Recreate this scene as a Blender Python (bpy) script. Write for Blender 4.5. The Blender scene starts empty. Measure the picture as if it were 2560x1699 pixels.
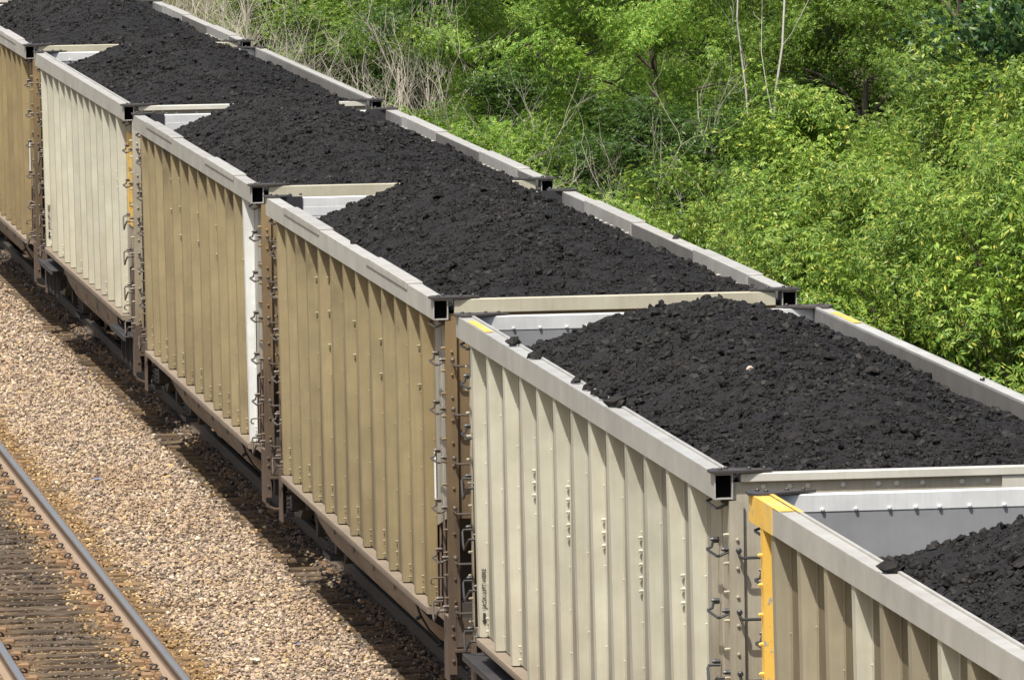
import bpy, math, random
import numpy as np
from mathutils import Matrix, Vector
R = math.radians
scene = bpy.context.scene
COL = scene.collection
rng = np.random.default_rng(7)
random.seed(7)

# ---------------------------------------------------------------- helpers
class MB:
    """collects shapes; build() links them as ONE mesh object"""
    def __init__(s): s.v = []; s.f = []; s.sm = []
    def add(s, vs, fs, smooth=False):
        o = len(s.v); s.v += [tuple(map(float, v)) for v in vs]
        s.f += [tuple(i + o for i in f) for f in fs]; s.sm += [smooth] * len(fs)
        return s
    def box(s, x0, x1, y0, y1, z0, z1, b=0.0):
        if x0 > x1: x0, x1 = x1, x0
        if b <= 0:
            v = [(x, y, z) for x in (x0, x1) for y in (y0, y1) for z in (z0, z1)]
            return s.add(v, [(0,1,3,2),(4,6,7,5),(0,4,5,1),(2,3,7,6),(0,2,6,4),(1,5,7,3)])
        import bmesh
        bm = bmesh.new(); bmesh.ops.create_cube(bm, size=1)
        bmesh.ops.scale(bm, vec=(x1-x0, y1-y0, z1-z0), verts=bm.verts)
        bmesh.ops.bevel(bm, geom=bm.edges[:], offset=b, segments=1, affect='EDGES')
        bm.verts.index_update()
        c = ((x0+x1)/2, (y0+y1)/2, (z0+z1)/2)
        s.add([(v.co.x+c[0], v.co.y+c[1], v.co.z+c[2]) for v in bm.verts], [tuple(v.index for v in f.verts) for f in bm.faces])
        bm.free(); return s
    def prism(s, poly, axis, a0, a1):
        """extrude a 2D polygon along axis (0: poly=(y,z), 1: poly=(x,z), 2: poly=(x,y))"""
        def P(p, a):
            return (a, p[0], p[1]) if axis == 0 else ((p[0], a, p[1]) if axis == 1 else (p[0], p[1], a))
        n = len(poly); v = [P(p, a0) for p in poly] + [P(p, a1) for p in poly]
        f = [(i, (i+1) % n, n+(i+1) % n, n+i) for i in range(n)] + [tuple(range(n-1, -1, -1)), tuple(range(n, 2*n))]
        return s.add(v, f)
    def tube(s, pts, r, n=6, r1=None, caps=True, smooth=True):
        pts = [Vector(p) for p in pts]; m = len(pts); vs = []; fs = []
        up = None
        for i, p in enumerate(pts):
            d = (pts[min(i+1, m-1)] - pts[max(i-1, 0)])
            if d.length < 1e-9: d = Vector((0,0,1))
            d.normalize()
            if up is None: up = d.orthogonal().normalized()
            else:
                up = up - d * up.dot(d)
                up = up.normalized() if up.length > 1e-6 else d.orthogonal().normalized()
            w = d.cross(up); rr = r if r1 is None else r + (r1 - r) * i / (m-1)
            for k in range(n):
                a = 2*math.pi*k/n; vs.append(p + (up*math.cos(a) + w*math.sin(a))*rr)
        for i in range(m-1):
            for k in range(n): fs.append((i*n+k, i*n+(k+1) % n, (i+1)*n+(k+1) % n, (i+1)*n+k))
        if caps: fs += [tuple(range(n-1, -1, -1)), tuple(range((m-1)*n, m*n))]
        return s.add(vs, fs, smooth)
    def nub(s, p, d, r, h, n=6):
        """a bolt: short round pin with a domed end from p along d"""
        p = Vector(p); d = Vector(d).normalized()
        s.tube([p, p+d*h*.7], r, n, smooth=True)
        s.tube([p+d*h*.7, p+d*h], r*.98, n, r1=r*.55, smooth=True)
        return s
    def lathe(s, prof, n, c, axis=0):
        """prof = (radius, offset along axis)"""
        vs = []; fs = []; m = len(prof)
        for (r, a) in prof:
            for k in range(n):
                t = 2*math.pi*k/n
                q = [0,0,0]; q[axis] = a; q[(axis+1) % 3] = r*math.cos(t); q[(axis+2) % 3] = r*math.sin(t)
                vs.append((q[0]+c[0], q[1]+c[1], q[2]+c[2]))
        for i in range(m-1):
            for k in range(n): fs.append((i*n+k, i*n+(k+1) % n, (i+1)*n+(k+1) % n, (i+1)*n+k))
        return s.add(vs, fs, True)
    def mesh(s, name, mat):
        me = bpy.data.meshes.new(name); me.from_pydata(s.v, [], s.f)
        import bmesh
        bm = bmesh.new(); bm.from_mesh(me); bmesh.ops.recalc_face_normals(bm, faces=bm.faces); bm.to_mesh(me); bm.free()
        me.polygons.foreach_set('use_smooth', s.sm)
        if any(s.sm): me.set_sharp_from_angle(angle=R(40))
        me.materials.append(mat); me.update(); return me
    def build(s, name, mat, parent=None, **kw): return link(name, s.mesh(name, mat), parent, **kw)

def link(name, data, parent=None, loc=None, rot=None, scale=None):
    o = bpy.data.objects.new(name, data); COL.objects.link(o)
    if parent is not None: o.parent = parent
    if loc is not None: o.location = loc
    if rot is not None: o.rotation_euler = rot
    if scale is not None: o.scale = scale
    return o
def tag(o, label=None, cat=None, group=None, kind=None):
    if label: o['label'] = label
    if cat: o['category'] = cat
    if group: o['group'] = group
    if kind: o['kind'] = kind
    return o
def thing(name, label, cat, loc=(0,0,0), rot=(0,0,0), group=None):
    return tag(link(name, None, None, loc, rot), label, cat, group)
def np_mesh(name, V, F, mat, smooth=False):
    """V (n,3), F (m,k) faces all of one size"""
    V = np.ascontiguousarray(V, np.float32); F = np.ascontiguousarray(F, np.int32)
    me = bpy.data.meshes.new(name); m, k = F.shape
    me.vertices.add(len(V)); me.vertices.foreach_set('co', V.ravel())
    me.loops.add(m*k); me.loops.foreach_set('vertex_index', F.ravel())
    me.polygons.add(m); me.polygons.foreach_set('loop_start', np.arange(0, m*k, k, dtype=np.int32))
    me.polygons.foreach_set('use_smooth', np.full(m, smooth))
    me.update(calc_edges=True); me.materials.append(mat); return me

# ---------------------------------------------------------------- materials
def lin(r, g, b):
    f = lambda c: c/12.92 if c <= .04045 else ((c+.055)/1.055)**2.4
    return (f(r/255), f(g/255), f(b/255), 1)
class NT:
    def __init__(s, name):
        s.m = bpy.data.materials.new(name); s.m.use_nodes = True; s.t = s.m.node_tree; s.n = s.t.nodes; s.l = s.t.links
        s.bsdf = s.n['Principled BSDF']; s.out = s.n['Material Output']
    def new(s, typ, **kw):
        n = s.n.new(typ)
        for k, v in kw.items(): setattr(n, k, v)
        return n
    def lk(s, a, b): s.l.new(a, b)
    def pos(s, scale=(1,1,1)):
        g = s.new('ShaderNodeNewGeometry'); mp = s.new('ShaderNodeMapping'); mp.inputs['Scale'].default_value = scale
        s.lk(g.outputs['Position'], mp.inputs['Vector']); return mp.outputs['Vector']
    def noise(s, vec, scale, detail=4, rough=.6):
        n = s.new('ShaderNodeTexNoise'); n.inputs['Scale'].default_value = scale; n.inputs['Detail'].default_value = detail
        n.inputs['Roughness'].default_value = rough; s.lk(vec, n.inputs['Vector']); return n.outputs['Fac']
    def ramp(s, fac, stops):
        r = s.new('ShaderNodeValToRGB'); e = r.color_ramp.elements
        while len(e) < len(stops): e.new(.5)
        for i, (p, c) in enumerate(stops): e[i].position = p; e[i].color = c if len(c) == 4 else (*c, 1)
        s.lk(fac, r.inputs['Fac']); return r.outputs['Color']
    def mix(s, fac, a, b, blend='MIX'):
        m = s.new('ShaderNodeMix', data_type='RGBA', blend_type=blend)
        for sock, v in ((m.inputs[0], fac), (m.inputs[6], a), (m.inputs[7], b)):
            if hasattr(v, 'links'): s.lk(v, sock)
            else: sock.default_value = v if not isinstance(v, tuple) or len(v) == 4 else (*v, 1)
        return m.outputs[2]
    def math(s, op, a, b=0.0):
        m = s.new('ShaderNodeMath', operation=op)
        for sock, v in ((m.inputs[0], a), (m.inputs[1], b)):
            if hasattr(v, 'links'): s.lk(v, sock)
            else: sock.default_value = v
        return m.outputs[0]
    def mapr(s, v, a, b, c=0., d=1.):
        m = s.new('ShaderNodeMapRange'); s.lk(v, m.inputs[0])
        for i, x in enumerate((a, b, c, d)): m.inputs[i+1].default_value = x
        return m.outputs[0]
    def bump(s, h, strength, dist):
        b = s.new('ShaderNodeBump'); b.inputs['Strength'].default_value = strength; b.inputs['Distance'].default_value = dist
        s.lk(h, b.inputs['Height']); s.lk(b.outputs['Normal'], s.bsdf.inputs['Normal'])
    def set(s, col=None, rough=None, metal=None, spec=None):
        for nm, v in (('Base Color', col), ('Roughness', rough), ('Metallic', metal), ('Specular IOR Level', spec)):
            if v is None: continue
            if hasattr(v, 'links'): s.lk(v, s.bsdf.inputs[nm])
            else: s.bsdf.inputs[nm].default_value = v

def metal_paint(name, col, dirt, amt=.5, rough=.55, metal=0., zr=(1.0, 2.6), zamt=.35, streak=1.0, vari=.10, top=0.):
    """weathered paint: vertical streaks of dirt, grime that splashes up from below, fine speckles"""
    t = NT(name); p = t.pos((1,1,1)); ps = t.pos((14, 14, .55)); pb = t.pos((1.3,.5,.9))
    st = t.mapr(t.noise(ps, 3.0, 5, .65), .42, .78); bl = t.mapr(t.noise(pb, 2.2, 5, .6), .38, .72)
    sp = t.mapr(t.noise(p, 55, 3, .7), .66, .76)
    g = t.new('ShaderNodeSeparateXYZ'); t.lk(p, g.inputs[0])
    zz = t.mapr(g.outputs[2], zr[1], zr[0])
    a = t.math('ADD', t.math('MULTIPLY', st, .45*streak*amt), t.math('MULTIPLY', bl, .6*amt))
    a = t.math('ADD', a, t.math('MULTIPLY', zz, zamt)); a = t.math('ADD', a, t.math('MULTIPLY', sp, .22*amt))
    a.node.use_clamp = True
    c = t.mix(a, col, dirt)
    if top:
        k = t.math('MULTIPLY', t.mapr(g.outputs[2], 3.15, 3.68), t.mapr(t.noise(t.pos((2.2,1.1,1.0)), 1.9, 5, .65), .50, .66)); c = t.mix(t.math('MULTIPLY', k, top), c, (.045,.038,.03,1))
    v = t.mapr(t.noise(t.pos((1.5,1.5,1.5)), 1.7, 3), .3, .7, 1-vari, 1+vari)
    oi = t.new('ShaderNodeObjectInfo'); v = t.math('MULTIPLY', v, t.mapr(oi.outputs['Random'], 0, 1, .90, 1.09))
    c = t.mix(1.0, c, t.comb(v), 'MULTIPLY')
    t.set(c, t.mapr(bl, 0, 1, rough-.08, rough+.15), metal)
    t.bump(t.noise(p, 9, 4), .12, .01); return t.m
def _comb(s, v):
    c = s.new('ShaderNodeCombineColor')
    for i in range(3): s.lk(v, c.inputs[i])
    return c.outputs[0]
NT.comb = _comb

M = {}
M['cream'] = metal_paint('cream_paint', (.475,.47,.385,1), (.36,.31,.215,1), .5, .5, top=.25)
M['tan'] = metal_paint('tan_paint', (.31,.256,.144,1), (.20,.153,.082,1), .8, .55, top=.75)
M['tan_pale'] = metal_paint('pale_tan_paint', (.31,.28,.20,1), (.22,.182,.115,1), .7, .5)
M['tan_warm'] = metal_paint('warm_tan_paint', (.285,.225,.115,1), (.18,.13,.064,1), .8, .55)
M['tan_sheet'] = metal_paint('grimy_shaded_tan_sheet', (.17,.137,.078,1), (.10,.078,.048,1), .8, .6)  # grime, plus darkening that deepens the shadows between the ribs
M['cream_sheet'] = metal_paint('grimy_shaded_cream_sheet', (.30,.285,.235,1), (.20,.165,.115,1), .7, .6)  # cream version: grime and rib shade together in the colour
M['white'] = metal_paint('white_paint', (.70,.72,.70,1), (.45,.42,.36,1), .35, .5, zamt=.12)
M['post_tan'] = metal_paint('brown_dirty_tan', (.27,.185,.085,1), (.085,.058,.038,1), .55, .6, zr=(1.8,3.5), zamt=.65)
M['post_cream'] = metal_paint('dirty_cream_paint', (.40,.37,.29,1), (.17,.125,.072,1), .55, .55, zr=(1.6,3.4), zamt=.55)
M['bay_grey'] = metal_paint('grey_bay_sheet', (.34,.335,.30,1), (.20,.16,.105,1), .5, .5, zr=(1.2,3.4), zamt=.35)
M['chord'] = metal_paint('weathered_aluminium', (.41,.40,.365,1), (.19,.17,.145,1), .6, .55, .08, zr=(0,.1), zamt=0, streak=.4)
M['chord_clean'] = metal_paint('pale_aluminium', (.46,.455,.425,1), (.20,.185,.16,1), .55, .5, .1, zr=(0,.1), zamt=0, streak=.4)
M['liner'] = metal_paint('brushed_inner_aluminium', (.235,.225,.21,1), (.15,.14,.125,1), .7, .5, .2, zr=(0,.1), zamt=0)
M['beam'] = metal_paint('cream_beam_paint', (.46,.435,.335,1), (.29,.24,.15,1), .5, .5, zr=(0,.1), zamt=0)
M['beam_light'] = metal_paint('pale_beam_paint', (.58,.57,.50,1), (.36,.32,.24,1), .4, .5, zr=(0,.1), zamt=0)
M['inner_white'] = metal_paint('bright_aluminium', (.66,.67,.66,1), (.40,.395,.38,1), .55, .5, .1, zr=(0,.1), zamt=0)
M['inner_grey'] = metal_paint('dull_aluminium_sheet', (.265,.27,.275,1), (.20,.2,.2,1), .5, .55, .1, zr=(0,.1), zamt=0)
M['plate'] = metal_paint('dark_steel_plate', (.062,.058,.055,1), (.11,.085,.065,1), .7, .55, .3, zr=(0,.1), zamt=0)
M['black'] = metal_paint('black_steel', (.012,.012,.013,1), (.03,.027,.024,1), .5, .6, zr=(0,.1), zamt=0)
M['navy'] = metal_paint('dark_slate_plate', (.028,.028,.032,1), (.05,.045,.042,1), .5, .6, .1, zr=(0,.1), zamt=0)
M['grab'] = metal_paint('grey_brown_steel_bar', (.115,.098,.083,1), (.075,.058,.045,1), .6, .5, .4, zr=(0,.1), zamt=0)
M['grab_dark'] = metal_paint('dark_grey_steel_bar', (.058,.060,.062,1), (.045,.042,.04,1), .6, .45, .4, zr=(0,.1), zamt=0)
def mk_yellow():
    t = NT('chipped_yellow_paint'); p = t.pos(); n = t.noise(p, 7, 6, .7)
    c = t.ramp(t.noise(p, 3, 4), [(.3,(.66,.40,.075)),(.55,(.78,.49,.095)),(.75,(.58,.42,.19))])
    chip = t.mapr(n, .60, .63); c = t.mix(chip, c, (.34,.32,.29,1)); c = t.mix(t.mapr(t.noise(p, 40, 3), .66, .74), c, (.16,.11,.06,1))
    t.set(c, .55); t.bump(chip, .3, .003); return t.m
M['yellow'] = mk_yellow()
M['sill'] = metal_paint('dusty_sill', (.255,.205,.15,1), (.14,.105,.075,1), .7, .75, zr=(0,.1), zamt=0)
M['tub'] = metal_paint('dusty_tub', (.235,.185,.135,1), (.12,.092,.066,1), .8, .75, zr=(.3,1.0), zamt=.5)
M['under'] = metal_paint('underframe_steel', (.035,.031,.028,1), (.075,.058,.042,1), .8, .75, zr=(0,.1), zamt=0)
M['step'] = metal_paint('rusty_step_steel', (.105,.072,.05,1), (.055,.038,.028,1), .8, .7, zr=(0,.1), zamt=0)
M['ledge'] = metal_paint('slate_ledge_steel', (.035,.034,.036,1), (.075,.065,.055,1), .6, .6, .1, zr=(0,.1), zamt=0)
M['ink'] = metal_paint('black_stencil_ink', (.025,.025,.027,1), (.05,.05,.05,1), .3, .6, zr=(0,.1), zamt=0)
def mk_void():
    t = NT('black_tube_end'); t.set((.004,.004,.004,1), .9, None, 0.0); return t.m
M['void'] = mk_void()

def mk_coal():
    t = NT('coal'); p = t.pos()
    g = t.new('ShaderNodeNewGeometry'); isl = g.outputs['Random Per Island']
    n1 = t.noise(p, 75, 5, .75); n2 = t.noise(p, 1.3, 3); n3 = t.noise(p, 22, 4, .7)
    c = t.ramp(n1, [(.28, (.0062,.0056,.0050)), (.5, (.0145,.0131,.0116)), (.72, (.028,.0255,.0225)), (.9, (.072,.066,.058))])
    v = t.math('MULTIPLY', t.mapr(t.math('POWER', isl, 2.2), 0, 1, .55, 2.3), t.mapr(n2, .3, .7, .85, 1.15))
    v = t.math('MULTIPLY', v, t.mapr(n3, .3, .7, .72, 1.3))
    c = t.mix(1.0, c, t.comb(v), 'MULTIPLY')
    t.set(c, t.mapr(n1, .35, .75, .48, .8), None, .2)
    t.bump(n1, .55, .012); return t.m
M['coal'] = mk_coal()
def mk_stones(name, stops, bumpy=.4):
    t = NT(name); g = t.new('ShaderNodeNewGeometry'); p = t.pos()
    c = t.ramp(g.outputs['Random Per Island'], stops)
    n = t.noise(p, 70, 4, .7); c = t.mix(1.0, c, t.comb(t.mapr(n, .25, .75, .7, 1.25)), 'MULTIPLY')
    c = t.mix(t.math('MULTIPLY', t.mapr(t.noise(t.pos((1,.6,1)), 1.1, 4, .6), .48, .72), .45), c, (.30,.185,.085,1))
    t.set(c, .85, None, .3); t.bump(n, bumpy, .006); return t.m
M['ballast'] = mk_stones('pinkish_ballast', [(0,(.085,.067,.055)),(.12,(.19,.148,.115)),(.32,(.335,.258,.185)),(.52,(.41,.315,.218)),(.64,(.355,.253,.20)),(.8,(.47,.38,.27)),(.92,(.46,.325,.155)),(1,(.76,.67,.52))])
M['ballast_dark'] = mk_stones('sooty_shaded_ballast', [(0,(.030,.026,.022)),(.3,(.065,.053,.043)),(.6,(.11,.088,.068)),(.85,(.17,.135,.10)),(1,(.32,.27,.21))])  # dirty crib stones, darkened further for the shadow under the train
M['ballast_rust'] = mk_stones('rust_stained_ballast', [(0,(.13,.085,.045)),(.3,(.26,.165,.075)),(.6,(.37,.25,.115)),(.85,(.43,.31,.16)),(1,(.60,.47,.29))])
def mk_bed():
    t = NT('ballast_bed_gravel'); p = t.pos()
    v = t.new('ShaderNodeTexVoronoi'); v.inputs['Scale'].default_value = 26; t.lk(p, v.inputs['Vector'])
    hs = t.new('ShaderNodeSeparateColor'); t.lk(v.outputs['Color'], hs.inputs[0])
    c = t.ramp(hs.outputs[0], [(0,(.10,.08,.065)),(.4,(.20,.16,.125)),(.75,(.28,.22,.175)),(1,(.40,.34,.27))])
    g = t.new('ShaderNodeSeparateXYZ'); t.lk(p, g.inputs[0])
    wob = t.math('ADD', g.outputs[0], t.mapr(t.noise(p, 1.6, 4), 0, 1, -.45, .45))
    near = t.mapr(wob, -2.5, -3.1)         # fines and rust dust that lie round the near track
    c = t.mix(t.math('MULTIPLY', near, .8), c, t.mix(t.noise(p, 2.3, 5), (.17,.115,.06,1), (.40,.265,.115,1)))
    t.set(c, .9, None, .2); t.bump(v.outputs['Distance'], 1.0, .03); return t.m
M['bed'] = mk_bed()
def mk_tie(name, k, rk):
    t = NT(name); o = t.new('ShaderNodeObjectInfo'); p = t.pos((1.2, 16, 6))
    n = t.noise(p, 3.2, 6, .65)
    c = t.ramp(n, [(.25,(.028,.022,.018)),(.46,(.092,.070,.049)),(.6,(.155,.12,.082)),(.85,(.25,.20,.14))])
    c = t.mix(1.0, c, t.comb(t.mapr(o.outputs['Random'], 0, 1, .55*k, 1.2*k)), 'MULTIPLY')
    tc = t.new('ShaderNodeTexCoord'); sx = t.new('ShaderNodeSeparateXYZ'); t.lk(tc.outputs['Object'], sx.inputs[0])
    off = t.math('ADD', t.math('ABSOLUTE', sx.outputs[0]), t.mapr(t.noise(t.pos((1,1,1)), 1.9, 4), 0, 1, -.3, .3))
    edge = t.mapr(off, .28, .72)
    c = t.mix(edge, t.mix(1.0, c, (.80,.78,.78,1), 'MULTIPLY'), c)
    rust = t.math('MULTIPLY', edge, t.mapr(t.noise(t.pos((1.5,1.5,1)), 1.2, 4), .36, .66))
    c = t.mix(t.math('MULTIPLY', rust, rk), c, (.29,.175,.075,1))
    t.set(c, .88, None, .2); t.bump(n, .8, .012); return t.m
M['tie'] = mk_tie('weathered_tie_timber', 1, .75)
M['tie_shaded'] = mk_tie('shaded_tie_timber', .75, .30)  # darker tie copy; shade under the train is put into its colour
def mk_rail(name, ra, rb, ta, tb, tr):
    t = NT(name); p = t.pos((6,.25,6)); g = t.new('ShaderNodeSeparateXYZ'); t.lk(t.pos(), g.inputs[0])
    ge = t.new('ShaderNodeNewGeometry'); nz = t.new('ShaderNodeSeparateXYZ'); t.lk(ge.outputs['Normal'], nz.inputs[0])
    n = t.noise(p, 4, 5); n2 = t.noise(t.pos(), 14, 5)
    rust = t.mix(n2, ra, rb)
    top = t.mapr(g.outputs[2], -.026, -.010)
    t.set(t.mix(top, rust, t.mix(n, ta, tb)), t.mapr(top, 0, 1, .8, tr), t.math('MULTIPLY', top, .7)); t.bump(n2, .25, .004); return t.m
M['rail'] = mk_rail('worn_rail_steel', (.20,.135,.085,1), (.33,.25,.175,1), (.27,.265,.26,1), (.46,.45,.44,1), .34)
M['rail_shaded'] = mk_rail('shaded_rail_steel', (.045,.033,.021,1), (.12,.086,.055,1), (.05,.046,.040,1), (.10,.092,.080,1), .7)  # dark twin of the rail steel, the train's shadow painted into it
M['rust_plate'] = metal_paint('rusty_tie_plate', (.27,.165,.085,1), (.16,.10,.06,1), .8, .85, zr=(-1,-.9), zamt=0)
def mk_leaf(name, stops, trans=.36, rough=.42):
    t = NT(name); g = t.new('ShaderNodeNewGeometry'); o = t.new('ShaderNodeObjectInfo')
    c = t.ramp(g.outputs['Random Per Island'], stops)
    big = t.noise(t.pos(), .8, 2)
    c = t.mix(1.0, c, t.comb(t.mapr(big, .3, .7, .82, 1.18)), 'MULTIPLY')
    c = t.mix(1.0, c, t.comb(t.mapr(o.outputs['Random'], 0, 1, .85, 1.12)), 'MULTIPLY')
    t.set(c, rough, None, .32)
    tr = t.new('ShaderNodeBsdfTranslucent'); hs = t.new('ShaderNodeHueSaturation'); hs.inputs['Hue'].default_value = .487
    hs.inputs['Saturation'].default_value = 1.0; hs.inputs['Value'].default_value = 1.15
    t.lk(c, hs.inputs['Color']); t.lk(hs.outputs[0], tr.inputs['Color'])
    mx = t.new('ShaderNodeMixShader'); mx.inputs[0].default_value = trans
    t.lk(t.bsdf.outputs[0], mx.inputs[1]); t.lk(tr.outputs[0], mx.inputs[2]); t.lk(mx.outputs[0], t.out.inputs['Surface'])
    return t.m
M['leaf_bright'] = mk_leaf('young_yellow_green_leaves', [(0,(.070,.150,.022)),(.35,(.145,.255,.036)),(.7,(.235,.35,.052)),(.93,(.38,.47,.09)),(1,(.54,.49,.10))])
M['leaf_mid'] = mk_leaf('mid_green_leaves', [(0,(.065,.140,.018)),(.4,(.120,.225,.026)),(.8,(.195,.30,.038)),(1,(.31,.38,.065))])
M['leaf_light'] = mk_leaf('light_green_leaves', [(0,(.080,.175,.024)),(.4,(.155,.285,.036)),(.8,(.245,.38,.052)),(1,(.38,.47,.085))])
M['leaf_dark'] = mk_leaf('deep_green_shade_leaves', [(0,(.024,.060,.012)),(.5,(.050,.105,.016)),(.9,(.085,.15,.022)),(1,(.15,.21,.04))], .35)  # deep green, kept dark to stand in for shade behind lit crowns
M['leaf_cotton'] = mk_leaf('blue_green_cottonwood_leaves', [(0,(.022,.055,.02)),(.5,(.04,.09,.03)),(.9,(.075,.14,.045)),(1,(.24,.30,.14))], .3, .35)
M['leaf_brown'] = mk_leaf('withered_brown_leaves', [(0,(.13,.06,.025)),(.6,(.22,.11,.045)),(1,(.32,.18,.08))], .3, .7)
def mk_bark(name, a, b, sc=(8,8,1.2)):
    t = NT(name); n = t.noise(t.pos(sc), 3, 5); t.set(t.mix(n, a, b), .85, None, .2); t.bump(n, .6, .01); return t.m
M['bark'] = mk_bark('dark_grey_bark', (.045,.038,.03,1), (.14,.115,.09,1))
M['shoot'] = mk_bark('pale_bloomed_shoot', (.26,.33,.25,1), (.42,.48,.42,1), (3,3,3))
M['twig'] = mk_bark('bleached_dead_twig', (.29,.26,.205,1), (.50,.46,.38,1), (6,6,3))
M['twig_white'] = mk_bark('bare_white_branch', (.40,.37,.32,1), (.60,.57,.51,1), (5,5,3))
def mk_ground():
    t = NT('weedy_ground'); p = t.pos(); n = t.noise(p, .9, 6)
    c = t.ramp(n, [(.3,(.05,.055,.022)),(.5,(.10,.085,.045)),(.7,(.075,.10,.03))]); t.set(c, .95, None, .1); t.bump(t.noise(p, 12, 5), .8, .05); return t.m
M['ground'] = mk_ground()
M['stone'] = mk_bark('pale_pink_stone', (.50,.36,.27,1), (.66,.52,.42,1), (20,20,20))
M['blue'] = metal_paint('faded_blue_plastic', (.14,.20,.38,1), (.25,.27,.38,1), .4, .5, zr=(-9,-8), zamt=0)

# ---------------------------------------------------------------- camera, light
def make_camera():
    C = (-10.762, -124.837, 9.675); yaw, pitch, roll, f = .128027, -.080292, -.014910, 22010.92
    fw = Vector((math.sin(yaw)*math.cos(pitch), math.cos(yaw)*math.cos(pitch), math.sin(pitch)))
    rt = Vector((math.cos(yaw), -math.sin(yaw), 0)); up = rt.cross(fw); c, s = math.cos(roll), math.sin(roll)
    r2 = rt*c + up*s; u2 = up*c - rt*s
    cam = bpy.data.cameras.new('camera'); cam.sensor_width = 36; cam.lens = f/2560*36; cam.clip_start = 1; cam.clip_end = 3000
    o = bpy.data.objects.new('camera', cam); COL.objects.link(o)
    m = Matrix((r2, u2, -fw)).transposed().to_4x4(); m.translation = C; o.matrix_world = m
    scene.camera = o
make_camera()
SUN = Vector((-.33, -.43, 1)).normalized()
EL = math.asin(SUN.z); AZ = math.atan2(SUN.x, SUN.y)
w = bpy.data.worlds.new('World'); scene.world = w; w.use_nodes = True
bg = w.node_tree.nodes['Background']; sky = w.node_tree.nodes.new('ShaderNodeTexSky'); sky.sky_type = 'NISHITA'
sky.sun_disc = False; sky.sun_elevation = EL; sky.sun_rotation = AZ; sky.dust_density = 4.0; sky.air_density = 1.0; sky.ozone_density = .4
w.node_tree.links.new(sky.outputs[0], bg.inputs[0]); bg.inputs[1].default_value = .10
sl = bpy.data.lights.new('sun', 'SUN'); sl.energy = 4.4; sl.angle = R(.53); sl.color = (1, .965, .90)
so = bpy.data.objects.new('sun', sl); COL.objects.link(so); so.rotation_euler = (-SUN).to_track_quat('-Z', 'Y').to_euler(); so.location = SUN*60
scene.view_settings.view_transform = 'Standard'; scene.view_settings.look = 'None'; scene.view_settings.gamma = 1
scene.view_settings.exposure = .5

# ---------------------------------------------------------------- loose rocks (coal, ballast)
def ico():
    t = (1+5**.5)/2
    v = np.array([(-1,t,0),(1,t,0),(-1,-t,0),(1,-t,0),(0,-1,t),(0,1,t),(0,-1,-t),(0,1,-t),(t,0,-1),(t,0,1),(-t,0,-1),(-t,0,1)], float)
    f = np.array([(0,11,5),(0,5,1),(0,1,7),(0,7,10),(0,10,11),(1,5,9),(5,11,4),(11,10,2),(10,7,6),(7,1,8),(3,9,4),(3,4,2),(3,2,6),(3,6,8),(3,8,9),(4,9,5),(2,4,11),(6,2,10),(8,6,7),(9,8,1)])
    return v/np.linalg.norm(v[0]), f
ICO_V, ICO_F = ico()
def rand_rot(n, r):
    q = r.normal(size=(n,4)); q /= np.linalg.norm(q, axis=1)[:,None]; a, b, c, d = q.T
    return np.stack([np.stack([1-2*(c*c+d*d), 2*(b*c-a*d), 2*(b*d+a*c)],-1), np.stack([2*(b*c+a*d), 1-2*(b*b+d*d), 2*(c*d-a*b)],-1), np.stack([2*(b*d-a*c), 2*(c*d+a*b), 1-2*(b*b+c*c)],-1)], 1)
def rocks(P, S, r, flat=.75):
    """angular stones: P (n,3) centres, S (n,) radii -> verts, faces"""
    n = len(P); V = ICO_V[None]*(1 + r.uniform(-.32, .30, (n,12,1)))
    V = V * r.uniform([.75,.6,.45], [1.25,1.0,.85], (n,3))[:,None,:]
    V = np.einsum('nij,nkj->nki', rand_rot(n, r), V); V[...,2] *= flat
    V = V*S[:,None,None] + P[:,None,:]
    F = (ICO_F[None] + (np.arange(n)*12)[:,None,None]).reshape(-1,3)
    return V.reshape(-1,3), F
def vnoise(x, y, seed, freq):
    """smooth value noise for numpy grids"""
    r = np.random.default_rng(seed); G = r.uniform(-1, 1, (256,256)); x = x*freq; y = y*freq
    xi = np.floor(x).astype(int); yi = np.floor(y).astype(int); fx = x-xi; fy = y-yi
    fx = fx*fx*(3-2*fx); fy = fy*fy*(3-2*fy); g = lambda a, b: G[a % 256, b % 256]
    return (g(xi,yi)*(1-fx)+g(xi+1,yi)*fx)*(1-fy)+(g(xi,yi+1)*(1-fx)+g(xi+1,yi+1)*fx)*fy

# ---------------------------------------------------------------- coal cars
PITCH = 16.179
H, XC, CW, CH = 3.86, 1.612, .132, .178      # top of side, outer face, chord width and depth
XS = 1.492                                   # side sheet
STAKES = {'A': [13.76,12.69,11.62,10.55,9.52,8.51,7.48,6.49,5.50,4.51,3.52,2.39,1.34],
          'B': [13.63,12.68,11.76,10.76,9.62,8.50,7.38,6.29,5.17,4.14,3.11,2.13,1.14]}
LEN = {'A': 14.62, 'B': 14.50}; BZ = {'A': 1.203, 'B': 1.066}
GRAB_Z = [3.285, 2.855, 2.425, 1.985, 1.545]
CACHE = {}
def cached(key, fn):
    if key not in CACHE: CACHE[key] = fn()
    return CACHE[key]

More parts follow.
